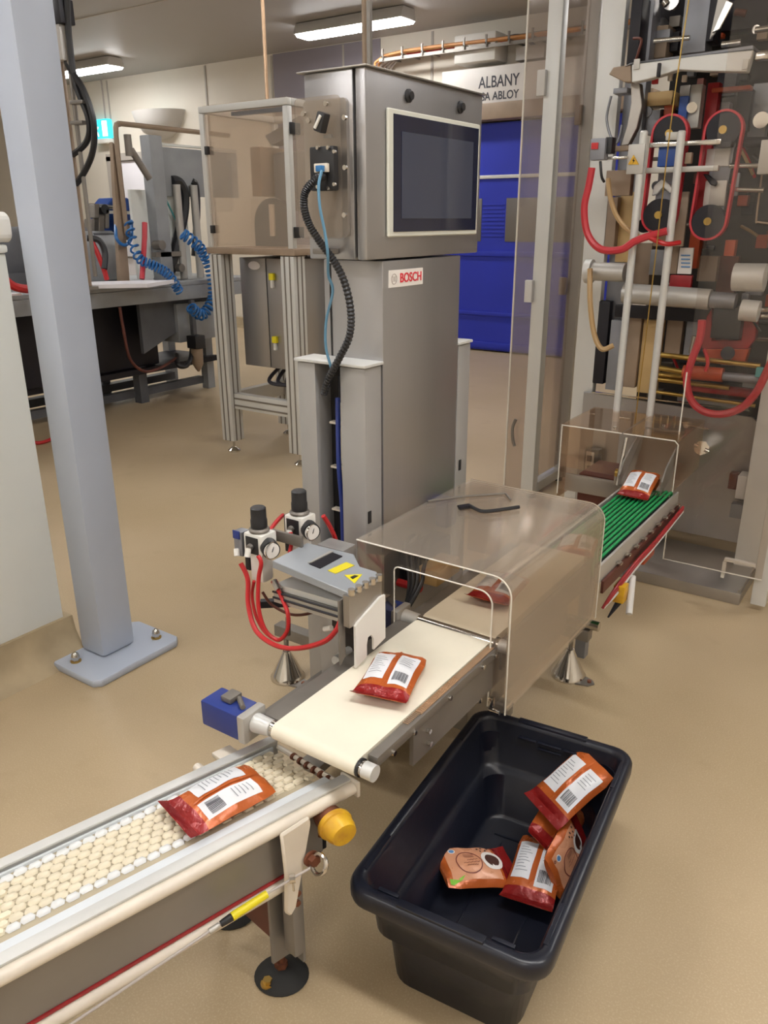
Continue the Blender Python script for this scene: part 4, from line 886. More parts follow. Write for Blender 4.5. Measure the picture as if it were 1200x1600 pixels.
# ---------------------------------------------------------------- clear cover over far belt
CY0, CY1, CZ = 1.584, 2.215, .80
t = cv = thing('belt_cover', 'hazy clear acrylic cover, ceiling reflections painted into the haze, with a rounded edge over the far cream belt', 'machine cover', (-.93, 1.9, .43))
CXL, CXR = -1.18, -.722
th = .006
out = [(CXL, CZ)] + arc(CXR-.05, CZ-.05, .05, 90, 0, 8) + [(CXR, .425)]
inn = [(CXL, CZ-th)] + arc(CXR-.05, CZ-.05, .05-th, 90, 0, 8) + [(CXR-th, .425)]
b = B(); bm = b.bm
for i in range(len(out)-1):
    P = [(out[i], CY0), (out[i+1], CY0), (out[i+1], CY1), (out[i], CY1)]
    bm.faces.new([bm.verts.new((p[0][0], p[1], p[0][1])) for p in P]); P = [(inn[i], CY0), (inn[i], CY1), (inn[i+1], CY1), (inn[i+1], CY0)]
    bm.faces.new([bm.verts.new((p[0][0], p[1], p[0][1])) for p in P])
for y in (CY0, CY1):
    for i in range(len(out)-1): bm.faces.new([bm.verts.new((p[0], y, p[1])) for p in (out[i], out[i+1], inn[i+1], inn[i])])
part('bent_sheet', b, 'acr', cv)
def archpanel(y, name):
    o_ = [(CXL, .55)] + [(CXL, CZ-.008)] + [(x, z) for x, z in arc(CXR-.052, CZ-.06, .046, 90, 0, 8)] + [(CXR-.007, .425)]
    i_ = [(CXR-.050, .425)] + [(x, z) for x, z in arc(CXR-.085, .715, .035, 0, 90, 8)] + [(x, z) for x, z in arc(-1.06+.015, .735, .015, 90, 180, 4)] + [(-1.06, .55)]
    return part(name, B().prism(o_+i_, 'y', y, y+.005), 'acr_clear', cv)
archpanel(CY0+.001, 'end_panel'); archpanel(CY1-.006, 'end_panel')
part('bright_edge', B().tube([(CXR-.050, CY0, .43), (CXR-.050, CY0, .715)]+[(x, CY0, z) for x, z in arc(CXR-.085, .715, .035, 0, 90, 8)]+[(x, CY0, z) for x, z in arc(-1.045, .735, .015, 90, 180, 4)]+[(-1.06, CY0, .55)], .0022, 6), 'acr_edge', cv, 'polished acrylic edge')
part('sheet_edge', B().tube([(x, CY0-.001, z-.003) for x, z in out], .0022, 6), 'acr_edge', cv)
part('sheet_edge', B().tube([(x, CY1+.001, z-.003) for x, z in out], .0018, 6), 'acr_edge', cv)
part('lower_clip', B().box((CXR-.045, CY0-.012, .437), (CXR-.03, CY0-.001, .465), .002).cyl((CXR-.04, CY0-.01, .43), (CXR-.01, CY0-.01, .43), .006), 'chrome', cv)
part('lower_clip', B().box((CXR-.08, CY0-.012, .437), (CXR-.065, CY0-.001, .46), .002), 'chrome', cv)
# brush and rod on cover
pz = CZ+.002
pA, pB = onz(716, 793, pz+.01), onz(812, 792, pz+.01)
t = thing('cleaning_brush', 'small black-handled brush lying on the clear cover', 'brush', onz(760, 795, pz))
hp = [onz(734, 790, pz+.009), onz(745, 796, pz+.008), onz(757, 799, pz+.007), onz(785, 796, pz+.007), onz(811, 792, pz+.007)]
part('handle', B().tube(smooth(hp, 5), .0055, 8), 'black', t)
a_ = onz(717, 791, pz+.012); c_ = onz(736, 788, pz+.012); dv = (c_-a_).normalized(); pv = Vector((-dv.y, dv.x, 0))
part('head', B().poly([a_+pv*.010, a_-pv*.010, c_-pv*.010, c_+pv*.010][::1], thick=.006), 'machdark', t)
b = B()
for i in range(7):
    for k in (-.6, 0, .6): p = lerp(a_, c_, (i+.5)/7)+pv*.010*k; b.cyl((p.x, p.y, pz+.0005), (p.x, p.y, pz+.0062), .0016, .0012, n=6)
part('bristles', b, 'rubber', t)
solo('bent_rod', B().tube([onz(668, 783, pz+.004), onz(690, 780, pz+.004), onz(720, 776, pz+.004), onz(788, 771, pz+.004), onz(791, 772, pz+.004), onz(798, 781, pz+.004)], .003, 8), 'dullsteel', 'thin bent steel rod lying on the clear cover behind the brush', 'rod')

# ---------------------------------------------------------------- pneumatic pusher
PZ = .80
t = ps = thing('air_pusher', 'pneumatic reject pusher with a grey top plate beside the near belt', 'pneumatic unit', (-1.15, 1.42, .2))
def T(px, py, z=PZ): v = onz(px, py, z); return (v.x, v.y)
pl = [T(425, 876), T(545, 926), T(592, 899), T(588, 893), T(562, 885), T(553, 866), T(480, 848)]
top = part('top_plate', B().prism(pl, 'z', PZ-.02, PZ, bev=.0015), 'pushgrey', ps, 'grey top plate')
wn = [T(483, 882, PZ), T(500, 889, PZ), T(535, 870, PZ), T(518, 864, PZ)]
part('recess', B().prism(wn, 'z', PZ+.0005, PZ+.0025), 'machdark', top)
part('recess_edge', B().prism([T(481, 882), T(487, 881), T(521, 864), T(516, 863)], 'z', PZ+.0028, PZ+.005), 'alu', top)
part('info_sticker', B().prism([T(512, 892, PZ), T(524, 897, PZ), T(554, 884, PZ), T(541, 879, PZ)], 'z', PZ+.0005, PZ+.0015), 'hasp', top, 'olive yellow sticker')
sg = part('warning_sign', B().prism([T(538, 899, PZ), T(554, 912, PZ), T(566, 898, PZ)], 'z', PZ+.0005, PZ+.0015), 'yel2', top, 'yellow warning triangle')
part('hand_symbol', B().prism([T(547, 903, PZ), T(551, 906, PZ), T(560, 901, PZ), T(554, 900, PZ)], 'z', PZ+.0017, PZ+.0025), 'dark', sg)
# block & front
v0, v1 = T(545, 930), T(596, 903)
dirv = Vector((v1[0]-v0[0], v1[1]-v0[1], 0)).normalized(); nrm = Vector((dirv.y, -dirv.x, 0))
o0 = Vector((v0[0], v0[1], 0)); Lf = (Vector((v1[0], v1[1], 0))-o0).length
b = B().poly([o0+Vector((0, 0, z)) for z in ()] or [o0+Vector((0, 0, PZ-.005)), o0+Vector((0, 0, PZ-.085)), o0+dirv*Lf+Vector((0, 0, PZ-.085)), o0+dirv*Lf+Vector((0, 0, PZ-.005))], thick=.018)
part('head_block', b, 'steel_h', ps)
for k in range(5):
    p = o0+dirv*Lf*(.08+.21*k); part('cap_screw', B().cyl((p.x, p.y, PZ-.003), (p.x, p.y, PZ+.012), .008, n=10), 'chrome', ps)
Q0 = o0+nrm*.006
def fp(f, z): return Q0+dirv*(Lf*f)+Vector((0, 0, z))
pts = [fp(.12, PZ-.085), fp(.12, PZ-.195), fp(.46, PZ-.182), fp(.46, PZ-.150), fp(.50, PZ-.132), fp(.60, PZ-.130), fp(.68, PZ-.145), fp(.68, PZ-.175), fp(1.06, PZ-.162), fp(1.06, PZ-.045), fp(.90, PZ-.045), fp(.20, PZ-.078)]
part('push_plate', B().poly(pts, thick=.006), 'white', ps, 'white notched pusher plate')
part('guide_plate', B().poly([fp(-.06, PZ-.02)-nrm*.03, fp(-.06, PZ-.19)-nrm*.03, fp(.10, PZ-.17)-nrm*.03, fp(.10, PZ-.02)-nrm*.03], thick=.005), 'dullsteel', ps)
# cylinder body under plate
cA, cB = ony(430, 912, 1.365), ony(545, 945, 1.33)
d_ = (cB-cA)
part('air_cylinder', B().poly([cA+Vector((0, 0, .0)), cA+d_, cA+d_+Vector((0, 0, -.016)), cA+Vector((0, 0, -.016))], thick=-.07), 'alu_white', ps, 'pale cylinder body')
part('air_cylinder_lower', B().poly([cA+Vector((0, -.008, -.020)), cA+d_+Vector((0, -.008, -.020)), cA+d_+Vector((0, -.008, -.048)), cA+Vector((0, -.008, -.048))], thick=-.078), 'alu', ps)
part('groove', B().tube([cA+Vector((0, -.010, -.018)), cA+d_+Vector((0, -.010, -.018))], .003, 6).tube([cA+Vector((0, -.010, -.034)), cA+d_+Vector((0, -.010, -.034))], .003, 6), 'machdark', ps)
part('inner_mechanism', B().box((-1.16, 1.44, .60), (-1.07, 1.50, .72), .006).box((-1.15, 1.48, .42), (-1.09, 1.56, .598), .004), 'machdark', ps)
part('stand_post', B().box((-1.30, 1.56, .105), (-1.21, 1.62, .765), .004), 'postgrey', ps, 'grey stand post')
part('stand_inner', B().box((-1.205, 1.57, .12), (-1.13, 1.66, .598), .004), 'dark', ps)
part('round_stub', B().cyl(ony(524, 1032, 1.38), ony(545, 1016, 1.46), .011, n=14), 'alu_white', ps)
part('support_arm', B().poly([Vector((-1.30, 1.55, .60)), Vector((-1.42, 1.45, .60)), Vector((-1.42, 1.45, .58)), Vector((-1.30, 1.55, .58))], thick=.02), 'machdark', ps)
part('fitting', B().cyl(ony(535, 946, 1.34), ony(532, 962, 1.335), .010, n=10).cyl(ony(428, 908, 1.36), ony(436, 922, 1.35), .009, n=10), 'chrome', ps)
part('fitting', B().cyl(ony(507, 983, 1.36), ony(518, 981, 1.36), .007, n=10), 'white', ps)
part('drop_tube', B().tube([ony(450, 965, 1.40), ony(450, 992, 1.40)], .007, 10), 'dullsteel', ps)
part('manifold_plate', B().box((-1.40, 1.45, .80), (-1.26, 1.46, .83), .003), 'dullsteel', ps)
# two regulators (things of their own, bolted on)
def regulator(px, py, Y, label, tag_):
    """px,py = centre of the knob's foot in its plane"""
    c = ony(px, py, Y); t = thing('air_regulator', label, 'pressure regulator', (c.x, c.y, c.z-.16), (0, 0, 0))
    part('knob', B().lathe([(.021, .0), (.022, .004), (.022, .02), (.0205, .024), (.0205, .052), (.017, .055)], (c.x, c.y, c.z), 20), 'black', t, 'black adjusting knob')
    part('ring_nut', B().lathe([(.026, -.012), (.028, -.006), (.024, -.001)], (c.x, c.y, c.z), 16), 'dullsteel', t)
    bd = part('body', B().box((c.x-.032, c.y-.028, c.z-.070), (c.x+.032, c.y+.030, c.z-.0125), .006), 'white', t)
    part('front_face', B().box((c.x-.022, c.y-.031, c.z-.066), (c.x+.020, c.y-.0285, c.z-.020), .001), 'black', bd)
    part('port', B().cyl((c.x-.003, c.y-.031, c.z-.045), (c.x-.003, c.y-.040, c.z-.047), .009, n=12), 'dullsteel', bd)
    part('elbow', B().cyl((c.x-.003, c.y-.041, c.z-.047), (c.x-.001, c.y-.050, c.z-.068), .008, n=10), 'white', bd)
    part('bowl', B().box((c.x-.022, c.y-.02, c.z-.150), (c.x+.022, c.y+.022, c.z-.0705), .008), 'labelwhite', t)
    part('side_bracket', B().box((c.x-.050, c.y-.01, c.z-.13), (c.x-.033, c.y+.028, c.z-.022), .003), 'machdark', t)
    gx = (c.x+.055, c.y-.022, c.z-.045)
    g = part('gauge', B().cyl((c.x+.0325, c.y-.005, gx[2]), (gx[0]+.004, gx[1], gx[2]), .0235, n=24), 'black', t, 'round pressure gauge')
    part('gauge_face', B().cyl((gx[0]+.0045, gx[1]-.0005, gx[2]), (gx[0]+.0065, gx[1]-.0015, gx[2]), .0205, n=24), 'labelwhite', g)
    part('gauge_needle', B().tube([(gx[0]+.0085, gx[1]-.002, gx[2]-.003), (gx[0]+.0085, gx[1]+.006, gx[2]+.013)], .0011, 6), 'dark', g)
    part('gauge_rim', B().tube([(gx[0]+.006, gx[1]-.001+.022*math.cos(i*PI/12), gx[2]+.022*math.sin(i*PI/12)) for i in range(24)], .0022, 6, closed=True), 'chrome', g)
    return c
r1 = regulator(405, 823, 1.40, 'left black-knobbed air regulator with a round gauge on the reject pusher', 'a')
r2 = regulator(468, 796, 1.53, 'right black-knobbed air regulator with a round gauge by the grey channel', 'b')
t = thing('valve_block', 'small dark valve with a white elbow left of the left regulator', 'valve', (r1.x-.09, r1.y, r1.z-.12))
part('body', B().box((r1.x-.085, r1.y-.012, r1.z-.095), (r1.x-.055, r1.y+.02, r1.z-.025), .004), 'machgrey', t)
part('coil', B().box((r1.x-.083, r1.y-.016, r1.z-.045), (r1.x-.06, r1.y-.0125, r1.z-.022), .001), 'blue', t)
part('elbow', B().cyl((r1.x-.075, r1.y-.013, r1.z-.075), (r1.x-.068, r1.y-.02, r1.z-.092), .008, n=10), 'white', t)
def hose(pts, r, mat, label, name='red_hose'):
    return solo(name, B().tube(smooth(pts, 9), r, 8), mat, label, 'hose')
hy = 1.34
hose([ony(403, 868, hy), ony(408, 880, hy), ony(404, 905, hy), ony(404, 950, hy-.01), ony(415, 985, hy-.01), ony(435, 1000, hy), ony(449, 985, hy), ony(450, 960, hy), ony(442, 938, hy+.01), ony(435, 922, hy+.01)], .0055, 'red', 'red hose from the left regulator looping back to the cylinder')
hose([ony(376, 880, hy+.02), ony(387, 905, hy+.02), ony(388, 945, hy), ony(400, 985, hy-.02), ony(430, 1008, hy-.02), ony(465, 1013, hy-.02), ony(505, 1003, hy-.02), ony(525, 985, hy-.02), ony(533, 966, hy-.01)], .0065, 'red', 'longest red hose sweeping low from the left valve to the pusher head')
hose([ony(397, 908, hy+.03), ony(394, 930, hy+.03), ony(399, 960, hy+.02), ony(412, 985, hy+.02), ony(425, 997, hy+.02)], .0045, 'red', 'thin red hose hanging behind the long red hose')
hose([ony(454, 832, 1.462), ony(455, 850, 1.46), ony(452, 866, 1.45)], .0055, 'red', 'short red hose below the right regulator')
hose([ony(442, 805, 1.55), ony(432, 815, 1.50), ony(424, 826, 1.46), ony(421, 836, 1.43)], .006, 'red', 'short red hose joining the two regulators')
hose([ony(505, 806, 1.60), ony(515, 822, 1.62), ony(524, 842, 1.64), ony(528, 862, 1.65)], .0065, 'red', 'red hose running from the right gauge into the grey channel')
hose([ony(410, 925, 1.42), ony(425, 945, 1.43), ony(455, 960, 1.45), ony(485, 958, 1.48), ony(510, 945, 1.52)], .004, 'rustplate', 'thin brown cable sagging under the reject pusher', 'brown_cable')

# ================================================================ TOTE
TA = rad(5.6)
tx, ty = -.625, 1.402
to = thing('storage_tote', 'large open black plastic tote standing on the floor beside the checkweigher', 'tote', (tx, ty, 0), (0, 0, TA))
TLx, TLy, TH = .222, .374, .30
def loop(b, hx, hy, r, z, n=6): return [b.bm.verts.new((x, y, z)) for x, y in rrect(-hx, hx, -hy, hy, r, n)]
b = B()
prof_ = [ # (inset, z, radius)
 (.082, .0, .05), (.072, .008, .055), (.062, .13, .055), (.058, .145, .055), (.042, .158, .05), (.034, .255, .05), (.014, .258, .05), (.003, .258, .052), (.0, .266, .055), (.0, .288, .055), (.004, .297, .053), (.010, .300, .05), (.022, .300, .045), (.028, .296, .042), (.031, .288, .04),
 (.044, .165, .045), (.052, .155, .045), (.066, .145, .05), (.076, .02, .05), (.086, .012, .045)]
loops = [loop(b, TLx-i_, TLy-i_, max(r_, .01), z_) for i_, z_, r_ in prof_]
for A, Q in zip(loops, loops[1:]):
    n = len(A)
    for i in range(n): b.bm.faces.new((A[i], A[(i+1) % n], Q[(i+1) % n], Q[i]))
b.bm.faces.new(loops[0][::-1]); b.bm.faces.new(loops[-1])
body = part('tub', b, 'tote', to, local=True, sharp=50)
# end bulges (stepped pillars on the outside) and handle features
for sy in (-1, 1):
    y_in = TLy-.036
    hb = part('handle_lip', B().box((-.095, sy*(TLy-.026), .2965), (.095, sy*(TLy-.006), .3045), .003), 'tote', to, local=True)
    for (x0, x1, z) in ((-.085, -.035, .262), (-.03, .035, .262), (.04, .085, .262), (-.03, .035, .244)):
        part('handle_ridge', B().box((x0, sy*(y_in-.001), z), (x1, sy*(y_in-.010), z+.005), .002), 'tote', hb, local=True)
for sx in (-1, 1):
    for (y0, y1) in ((-.31, -.20), (.20, .31)): part('rim_notch', B().box((sx*(TLx-.028), y0, .2985), (sx*(TLx-.018), y1, .3015), .001), 'tote', to, local=True)
for (x0, x1) in ((-.150, -.102), (.102, .150)):
    part('catch', B().box((x0, -TLy+.030, .280), (x1, -TLy+.040, .2975), .003), 'tote', to, local=True)
for (x, y0, y1) in ((0, -.2, .22),): part('floor_rib', B().box((x-.10, y1, .0125), (x+.10, y1+.006, .016), .001), 'tote', to, local=True)
for x in (-.07, .07): part('floor_rib', B().box((x-.002, -.22, .0125), (x+.002, .2, .0145)), 'tote', to, local=True)

# bags
bag('foil bag lying on the near cream belt between the pusher and the screen', (-.883, 1.305, BZ-.0005), (0, 0, rad(17)), 'back', 1)
bag('foil bag riding on the pale modular conveyor in the lower left', (-1.017, .885, KZ-.014), (0, 0, rad(-13)), 'back', 2)
bag('foil bag inside the clear cover on the far cream belt', (-.89, 1.86, BZ-.0005), (0, 0, rad(6)), 'back', 3)
def bagat(label, px, py, z, rot, face, seed): p = onz(px, py, z); bag(label, (p.x, p.y, z-.02), rot, face, seed)
bagat('coffee bag showing its cup picture at the left of the tote pile', 742, 1356, .062, (rad(14), rad(-4), rad(139)), 'front', 4)
bagat('coffee bag with two white panels beside the cup bag in the tote', 838, 1362, .066, (rad(9), rad(-3), rad(10)), 'back', 5)
bagat('orange coffee bag leaning against the right wall of the tote', 874, 1322, .105, (rad(-4), rad(-66), rad(187)), 'front', 7)
bagat('coffee bag buried under the topmost one, showing its dark red seal', 866, 1280, .115, (rad(12), rad(38), rad(10)), 'plain', 8)
bagat('topmost coffee bag leaning on the pile in the far corner of the tote', 893, 1226, .215, (rad(30), rad(10), rad(-24)), 'back', 6)

# ================================================================ GREEN CORD CONVEYOR
GX0, GX1, GY0, GY1, GZ = -.985, -.775, 2.36, 3.28, .53
t = gc = thing('cord_conveyor', 'short conveyor of green round cords feeding out of the packaging machine', 'conveyor', ((GX0+GX1)/2, 2.8, .1))
for i in range(10):
    x = GX0+.022+i*(GX1-GX0-.044)/9
    part('green_cord', B().tube([(x, y, z) for y, z in stadium(GY0, GY1, .022, GZ-.022)], .0058, 6, closed=True), 'green', gc)
part('slide_bed', B().box((GX0+.012, GY0+.05, GZ-.028), (GX1-.012, GY1-.05, GZ-.012)), 'machdark', gc)
for x0, x1 in ((GX0-.006, GX0+.004), (GX1-.004, GX1+.006)):
    part('side_rail', B().box((x0, GY0, GZ-.06), (x1, GY1, GZ+.003), .002), 'alu', gc)
part('lower_rail', B().box((GX1+.007, GY0+.02, GZ-.10), (GX1+.017, GY1, GZ-.055), .002), 'rustplate', gc)
for i in range(9):
    y = GY0+.16+i*.09; part('clip', B().box((GX1+.0075, y, GZ-.048), (GX1+.026, y+.022, GZ-.040), .002), 'chrome', gc)
for k in range(3):
    part('air_hose', B().tube(smooth([(GX1+.03, GY1, GZ-.06-.01*k), (GX1+.035, GY1-.4, GZ-.08-.01*k), (GX1+.03, GY0+.35, GZ-.09-.012*k), (GX1+.01, GY0+.2, GZ-.14-.015*k), (GX1-.02, GY0+.15, GZ-.22)]), .006), ('redmach', 'redmach', 'lampbody')[k], gc)
part('sensor', B().box((GX1-.005, GY0+.20, GZ-.21), (GX1+.035, GY0+.25, GZ-.145), .004), 'yellow', gc, 'yellow sensor block')
part('sensor_tip', B().cyl((GX1+.015, GY0+.22, GZ-.211), (GX1-.01, GY0+.19, GZ-.27), .012, .003, n=10), 'machdark', gc)
part('white_cylinder', B().cyl((GX1+.03, GY0+.30, GZ-.14), (GX1+.06, GY0+.20, GZ-.24), .012, n=12), 'lampbody', gc)
for y in (GY0+.3, GY1-.1): part('stand', B().box((GX0+.05, y, .0 if y < 3 else .075), (GX0+.09, y+.04, GZ-.045)).box((GX0+.05, y+.041, GZ-.09), (GX1-.03, y+.05, GZ-.045)), 'machgrey', gc)
part('gear_box', B().box((GX1-.09, 2.98, .30), (GX1-.02, 3.12, .42), .01), 'orange', gc)
bag('small foil bag half hidden by the cover at the start of the green cords', (-.875, 2.42, GZ+.0065), (0, 0, rad(14)), 'back', 9)

# ================================================================ PACKAGING MACHINE (one rigid machine)
mc = thing('packaging_machine', 'tall vertical packaging machine with belts, rollers and hoses behind clear guards', 'packaging machine', (-.9, 4.1, 0))
def Q(px, py, Y): return ony(px, py, Y)
def qbox(name, x0, y0, x1, y1, Y, dep, mat, label=None, bev=.004, par=None):
    a_, c_ = Q(x0, (y0+y1)/2, Y), Q(x1, (y0+y1)/2, Y); tz, bz = Q((x0+x1)/2, y0, Y).z, Q((x0+x1)/2, y1, Y).z
    return part(name, B().box((a_.x, Y, bz), (c_.x, Y+dep, tz), bev), mat, par or mc, label)
def qtube(name, pts, r, mat, label=None, par=None, n=8):   # pts: (px, py, Y)
    return part(name, B().tube(smooth([Q(*p) for p in pts], 8), r, n), mat, par or mc, label)
def qrod(name, a_, c_, r, mat, label=None, par=None): return part(name, B().cyl(Q(*a_), Q(*c_), r, n=16), mat, par or mc, label)
def qpoly(name, pts, Y, dep, mat, label=None, par=None, bev=.003):
    return part(name, B().prism([(Q(x, y, Y).x, Q(x, y, Y).z) for x, y in pts], 'y', Y, Y+dep, bev=bev), mat, par or mc, label)
# frame
part('cheek_plate', B().box((-1.545, 4.0, .0), (-1.435, 4.05, 3.2), .004), 'alu_white', mc, 'pale frame cheek')
part('right_post', B().box((-.60, 3.80, 0), (-.50, 3.9, 1.45), .006).box((-.60, 3.80, 1.46), (-.50, 3.9, 3.2), .006), 'alu_white', mc)
part('back_panel', B().box((-1.43, 4.75, .0), (.4, 4.8, 3.3)), 'machback', mc)
part('upper_box', B().box((-1.42, 4.35, 2.35), (.3, 4.74, 3.3), .01), 'machdark', mc)
part('left_inner_column', B().box((-1.43, 4.06, .8), (-1.33, 4.14, 3.1), .006), 'machgrey', mc)
part('right_side_wall', B().box((-.30, 3.9, .4), (-.26, 4.74, 3.3)), 'machdark', mc)
part('floor_frame', B().box((-1.43, 4.1, .06), (-.5, 4.15, .14)).box((-1.43, 4.6, .06), (-.5, 4.65, .14)), 'dullsteel', mc)
# base tray and lower plate
part('base_tray', B().box((-1.09, 3.475, 0), (-.50, 3.96, .055), .004).box((-1.085, 3.48, .056), (-1.075, 3.955, .07)).box((-.515, 3.48, .056), (-.505, 3.79, .07)), 'steel_h', mc, 'stainless floor tray')
lp = part('lower_plate', B().prism([(Q(912, 612, 3.97).x, Q(912, 612, 3.97).z), (Q(1176, 652, 3.97).x, Q(1176, 652, 3.97).z), (Q(1186, 662, 3.97).x, Q(1186, 662, 3.97).z), (Q(1186, 662, 3.97).x, .10), (Q(912, 612, 3.97).x, .10)][::-1], 'y', 3.97, 3.985, bev=.002), 'steel', mc, 'large stainless front plate')
part('plate_lip', B().box((-1.42, 3.95, Q(1040, 630, 3.97).z+.012), (-.66, 3.969, Q(1040, 630, 3.97).z+.018)), 'chrome', lp)
for px in (1020, 1031, 1042, 1053):
    a_ = Q(px, 668, 3.93); part('peg', B().cyl(a_, a_+Vector((0, 0, .06)), .006, n=10), 'chrome', lp)
part('hand_knob', B().cyl(Q(1072, 664, 3.9), Q(1072, 664, 3.96), .016, n=8).cyl(Q(1062, 658, 3.93), Q(1082, 668, 3.93), .006).cyl(Q(1075, 664, 3.9), Q(1108, 671, 3.9), .006), 'chrome', lp)
part('star_knob', B().cyl(Q(1096, 700, 3.86), Q(1096, 700, 3.96), .035, n=7).cyl(Q(1096, 700, 3.83), Q(1096, 700, 3.859), .018, n=10).cyl(Q(1085, 695, 3.85), Q(1108, 706, 3.85), .010), 'chrome', lp)
part('small_stub', B().cyl(Q(965, 652, 3.93), Q(985, 655, 3.93), .008), 'chrome', lp)
part('screw', B().cyl(Q(1180, 697, 3.96), Q(1180, 697, 3.969), .012, n=10), 'chrome', lp)
qbox('sensor_box', 1150, 745, 1186, 782, 3.85, .09, 'lampbody', 'pale sensor box', par=lp)
qbox('bracket_box', 1138, 740, 1152, 765, 3.88, .05, 'rustplate', par=lp); qbox('conn_block', 1140, 790, 1180, 812, 3.87, .06, 'machgrey', par=lp)
qbox('black_socket', 912, 702, 934, 748, 3.90, .05, 'black', 'black socket strip'); qbox('socket_face', 914, 706, 927, 743, 3.89, .009, 'alu')
for y in (712, 728): qbox('socket_slot', 917, y, 924, y+9, 3.883, .006, 'machdark', bev=0)
# outfeed guards
gl = part('small_guard', B().box((-1.31, 3.30, .74), (-1.04, 3.70, .746)).box((-1.31, 3.30, .40), (-1.304, 3.70, .739)).box((-1.303, 3.30, .55), (-1.05, 3.306, .739)), 'acr_hood', mc, 'small tan-tinted acrylic hood')
part('guard_edge', B().tube([(-1.31, 3.298, .74), (-1.04, 3.298, .74)], .003, 6).tube([(-1.308, 3.298, .74), (-1.308, 3.298, .42)], .003, 6), 'acr_edge', gl)
gr = part('small_guard', B().box((-1.03, 3.30, .74), (-.80, 3.72, .746)).box((-.806, 3.30, .52), (-.80, 3.72, .739)), 'acr_hood', mc, 'small acrylic hood above the chute')
part('guard_edge', B().tube([(-1.03, 3.298, .74), (-.815, 3.298, .74), (-.80, 3.298, .725), (-.80, 3.298, .52)], .003, 6), 'acr_edge', gr)
for p in ((-1.08, 3.33), (-.92, 3.5)): part('guard_screw', B().cyl((p[0], p[1], .7465), (p[0], p[1], .757), .008, n=10), 'chrome', gr)
# chute
cw0, cw1 = -.985, -.815
b = B(); A_ = (3.34, .556); C_ = (3.62, .83)
b.prism([(3.16, .553), (3.24, .572), (3.46, .735), (3.455, .745), (3.235, .582), (3.16, .560)], 'x', cw0, cw1)
chute = part('chute', b, 'chrome', mc, 'shiny steel chute')
for x in (cw0-.006, cw1): part('chute_side', B().prism([(3.16, .553), (3.24, .572), (3.46, .735), (3.38, .735), (3.20, .65), (3.16, .60)], 'x', x, x+.006), 'dullsteel', chute)
part('chute_rod', B().cyl((cw0-.02, 3.20, .54), (cw0-.02, 3.26, .735), .008), 'chrome', chute)
part('side_bracket', B().box((-1.30, 3.36, .42), (-1.02, 3.38, .50), .003).box((-1.06, 3.32, .50), (-1.02, 3.37, .56), .003), 'steel_h', mc)
part('under_box', B().box((-1.25, 3.40, .30), (-1.0, 3.66, .50), .006), 'rustplate', mc)
part('roller_screw', B().cyl((-1.05, 3.31, .56), (-1.01, 3.31, .56), .018, n=14), 'brass', mc)
bag('foil bag dropping out of the steel chute onto the green cords', (-.900, 3.155, .553), (rad(18), 0, rad(2)), 'back', 10)
# vertical rods in front
for (ax, bx) in ((1012, 957), (1070, 1010)):
    p0_ = Q(ax, 208, 3.68); p1_ = Q(bx, 657, 3.68); xm = (p0_.x+p1_.x)/2
    r_ = part('guide_rod', B().cyl((xm, 3.68, p1_.z), (xm, 3.68, p0_.z), .0165, n=18), 'alu_white', mc, 'long pale vertical rod')
    part('rod_cap', B().lathe([(.0165, 0), (.0165, .004), (.012, .010)], (xm, 3.68, p0_.z+.0005), 18), 'alu_white', r_)
qtube('film_cord', [(1077, -5, 3.62), (1050, 180, 3.62), (1022, 420, 3.62), (992, 662, 3.62)], .0028, 'brass', 'thin tan cord')
# arm beam
ab = qpoly('arm_beam', [(987, 101), (1098, 86), (1177, 78), (1167, 112), (1100, 111), (1060, 109), (1012, 124), (987, 129)], 3.70, .05, 'alu_white', 'tapered silver arm')
qpoly('arm_top', [(975, 104), (985, 98), (1177, 70), (1177, 77), (987, 100)], 3.71, .18, 'machgrey', par=ab)
qpoly('arm_nose', [(951, 116), (958, 105), (986, 101), (987, 128), (975, 128)], 3.72, .05, 'beige', par=ab)
for a_ in (1160, 990): qbox('arm_pad', a_, 92, a_+9, 108, 3.69, .009, 'alu', par=ab, bev=.001)
qpoly('curved_bracket', [(985, 130), (1000, 130), (1003, 165), (995, 200), (982, 226), (970, 228), (980, 195), (986, 160)], 3.80, .04, 'steel_h', 'curved dark bracket')
qbox('arm_link', 1180, 80, 1215, 92, 3.72, .05, 'chrome'); qbox('arm_block', 958, 137, 980, 146, 3.78, .08, 'machgrey')
# upper parts
for i, (x0, y0, x1, y1, Y, m_) in enumerate(((983, -5, 1000, 100, 3.95, 'machdark'), (1000, 0, 1018, 92, 4.1, 'machgrey'), (1066, -5, 1106, 82, 3.98, 'machgrey'), (1106, -5, 1118, 64, 3.95, 'machdark'), (1020, 40, 1042, 90, 4.15, 'beige'), (1042, 50, 1060, 80, 4.2, 'machdark'), (1128, 0, 1200, 45, 4.2, 'machdark'), (1005, 143, 1050, 165, 4.1, 'tan'), (1008, 172, 1030, 210, 4.1, 'machgrey'), (1030, 170, 1050, 200, 4.15, 'machdark'))):
    qbox('mechanism_block', x0, y0, x1, y1, Y, .12, m_)
for i, (x0, y0, x1, y1, Y, m_) in enumerate(((1076, 132, 1094, 200, 3.92, 'alu'), (1094, 130, 1112, 330, 4.02, 'redmach'), (1060, 150, 1074, 188, 3.9, 'blueclamp'), (1085, 200, 1102, 420, 4.06, 'orange'), (1112, 160, 1140, 172, 4.1, 'machgrey'), (1150, 140, 1172, 205, 4.15, 'machdark'), (1172, 130, 1200, 220, 4.2, 'machgrey'), (1120, 110, 1150, 150, 4.2, 'machdark'), (1112, 135, 1172, 142, 4.0, 'orange'))):
    qbox('mechanism_plate', x0, y0, x1, y1, Y, .06, m_)
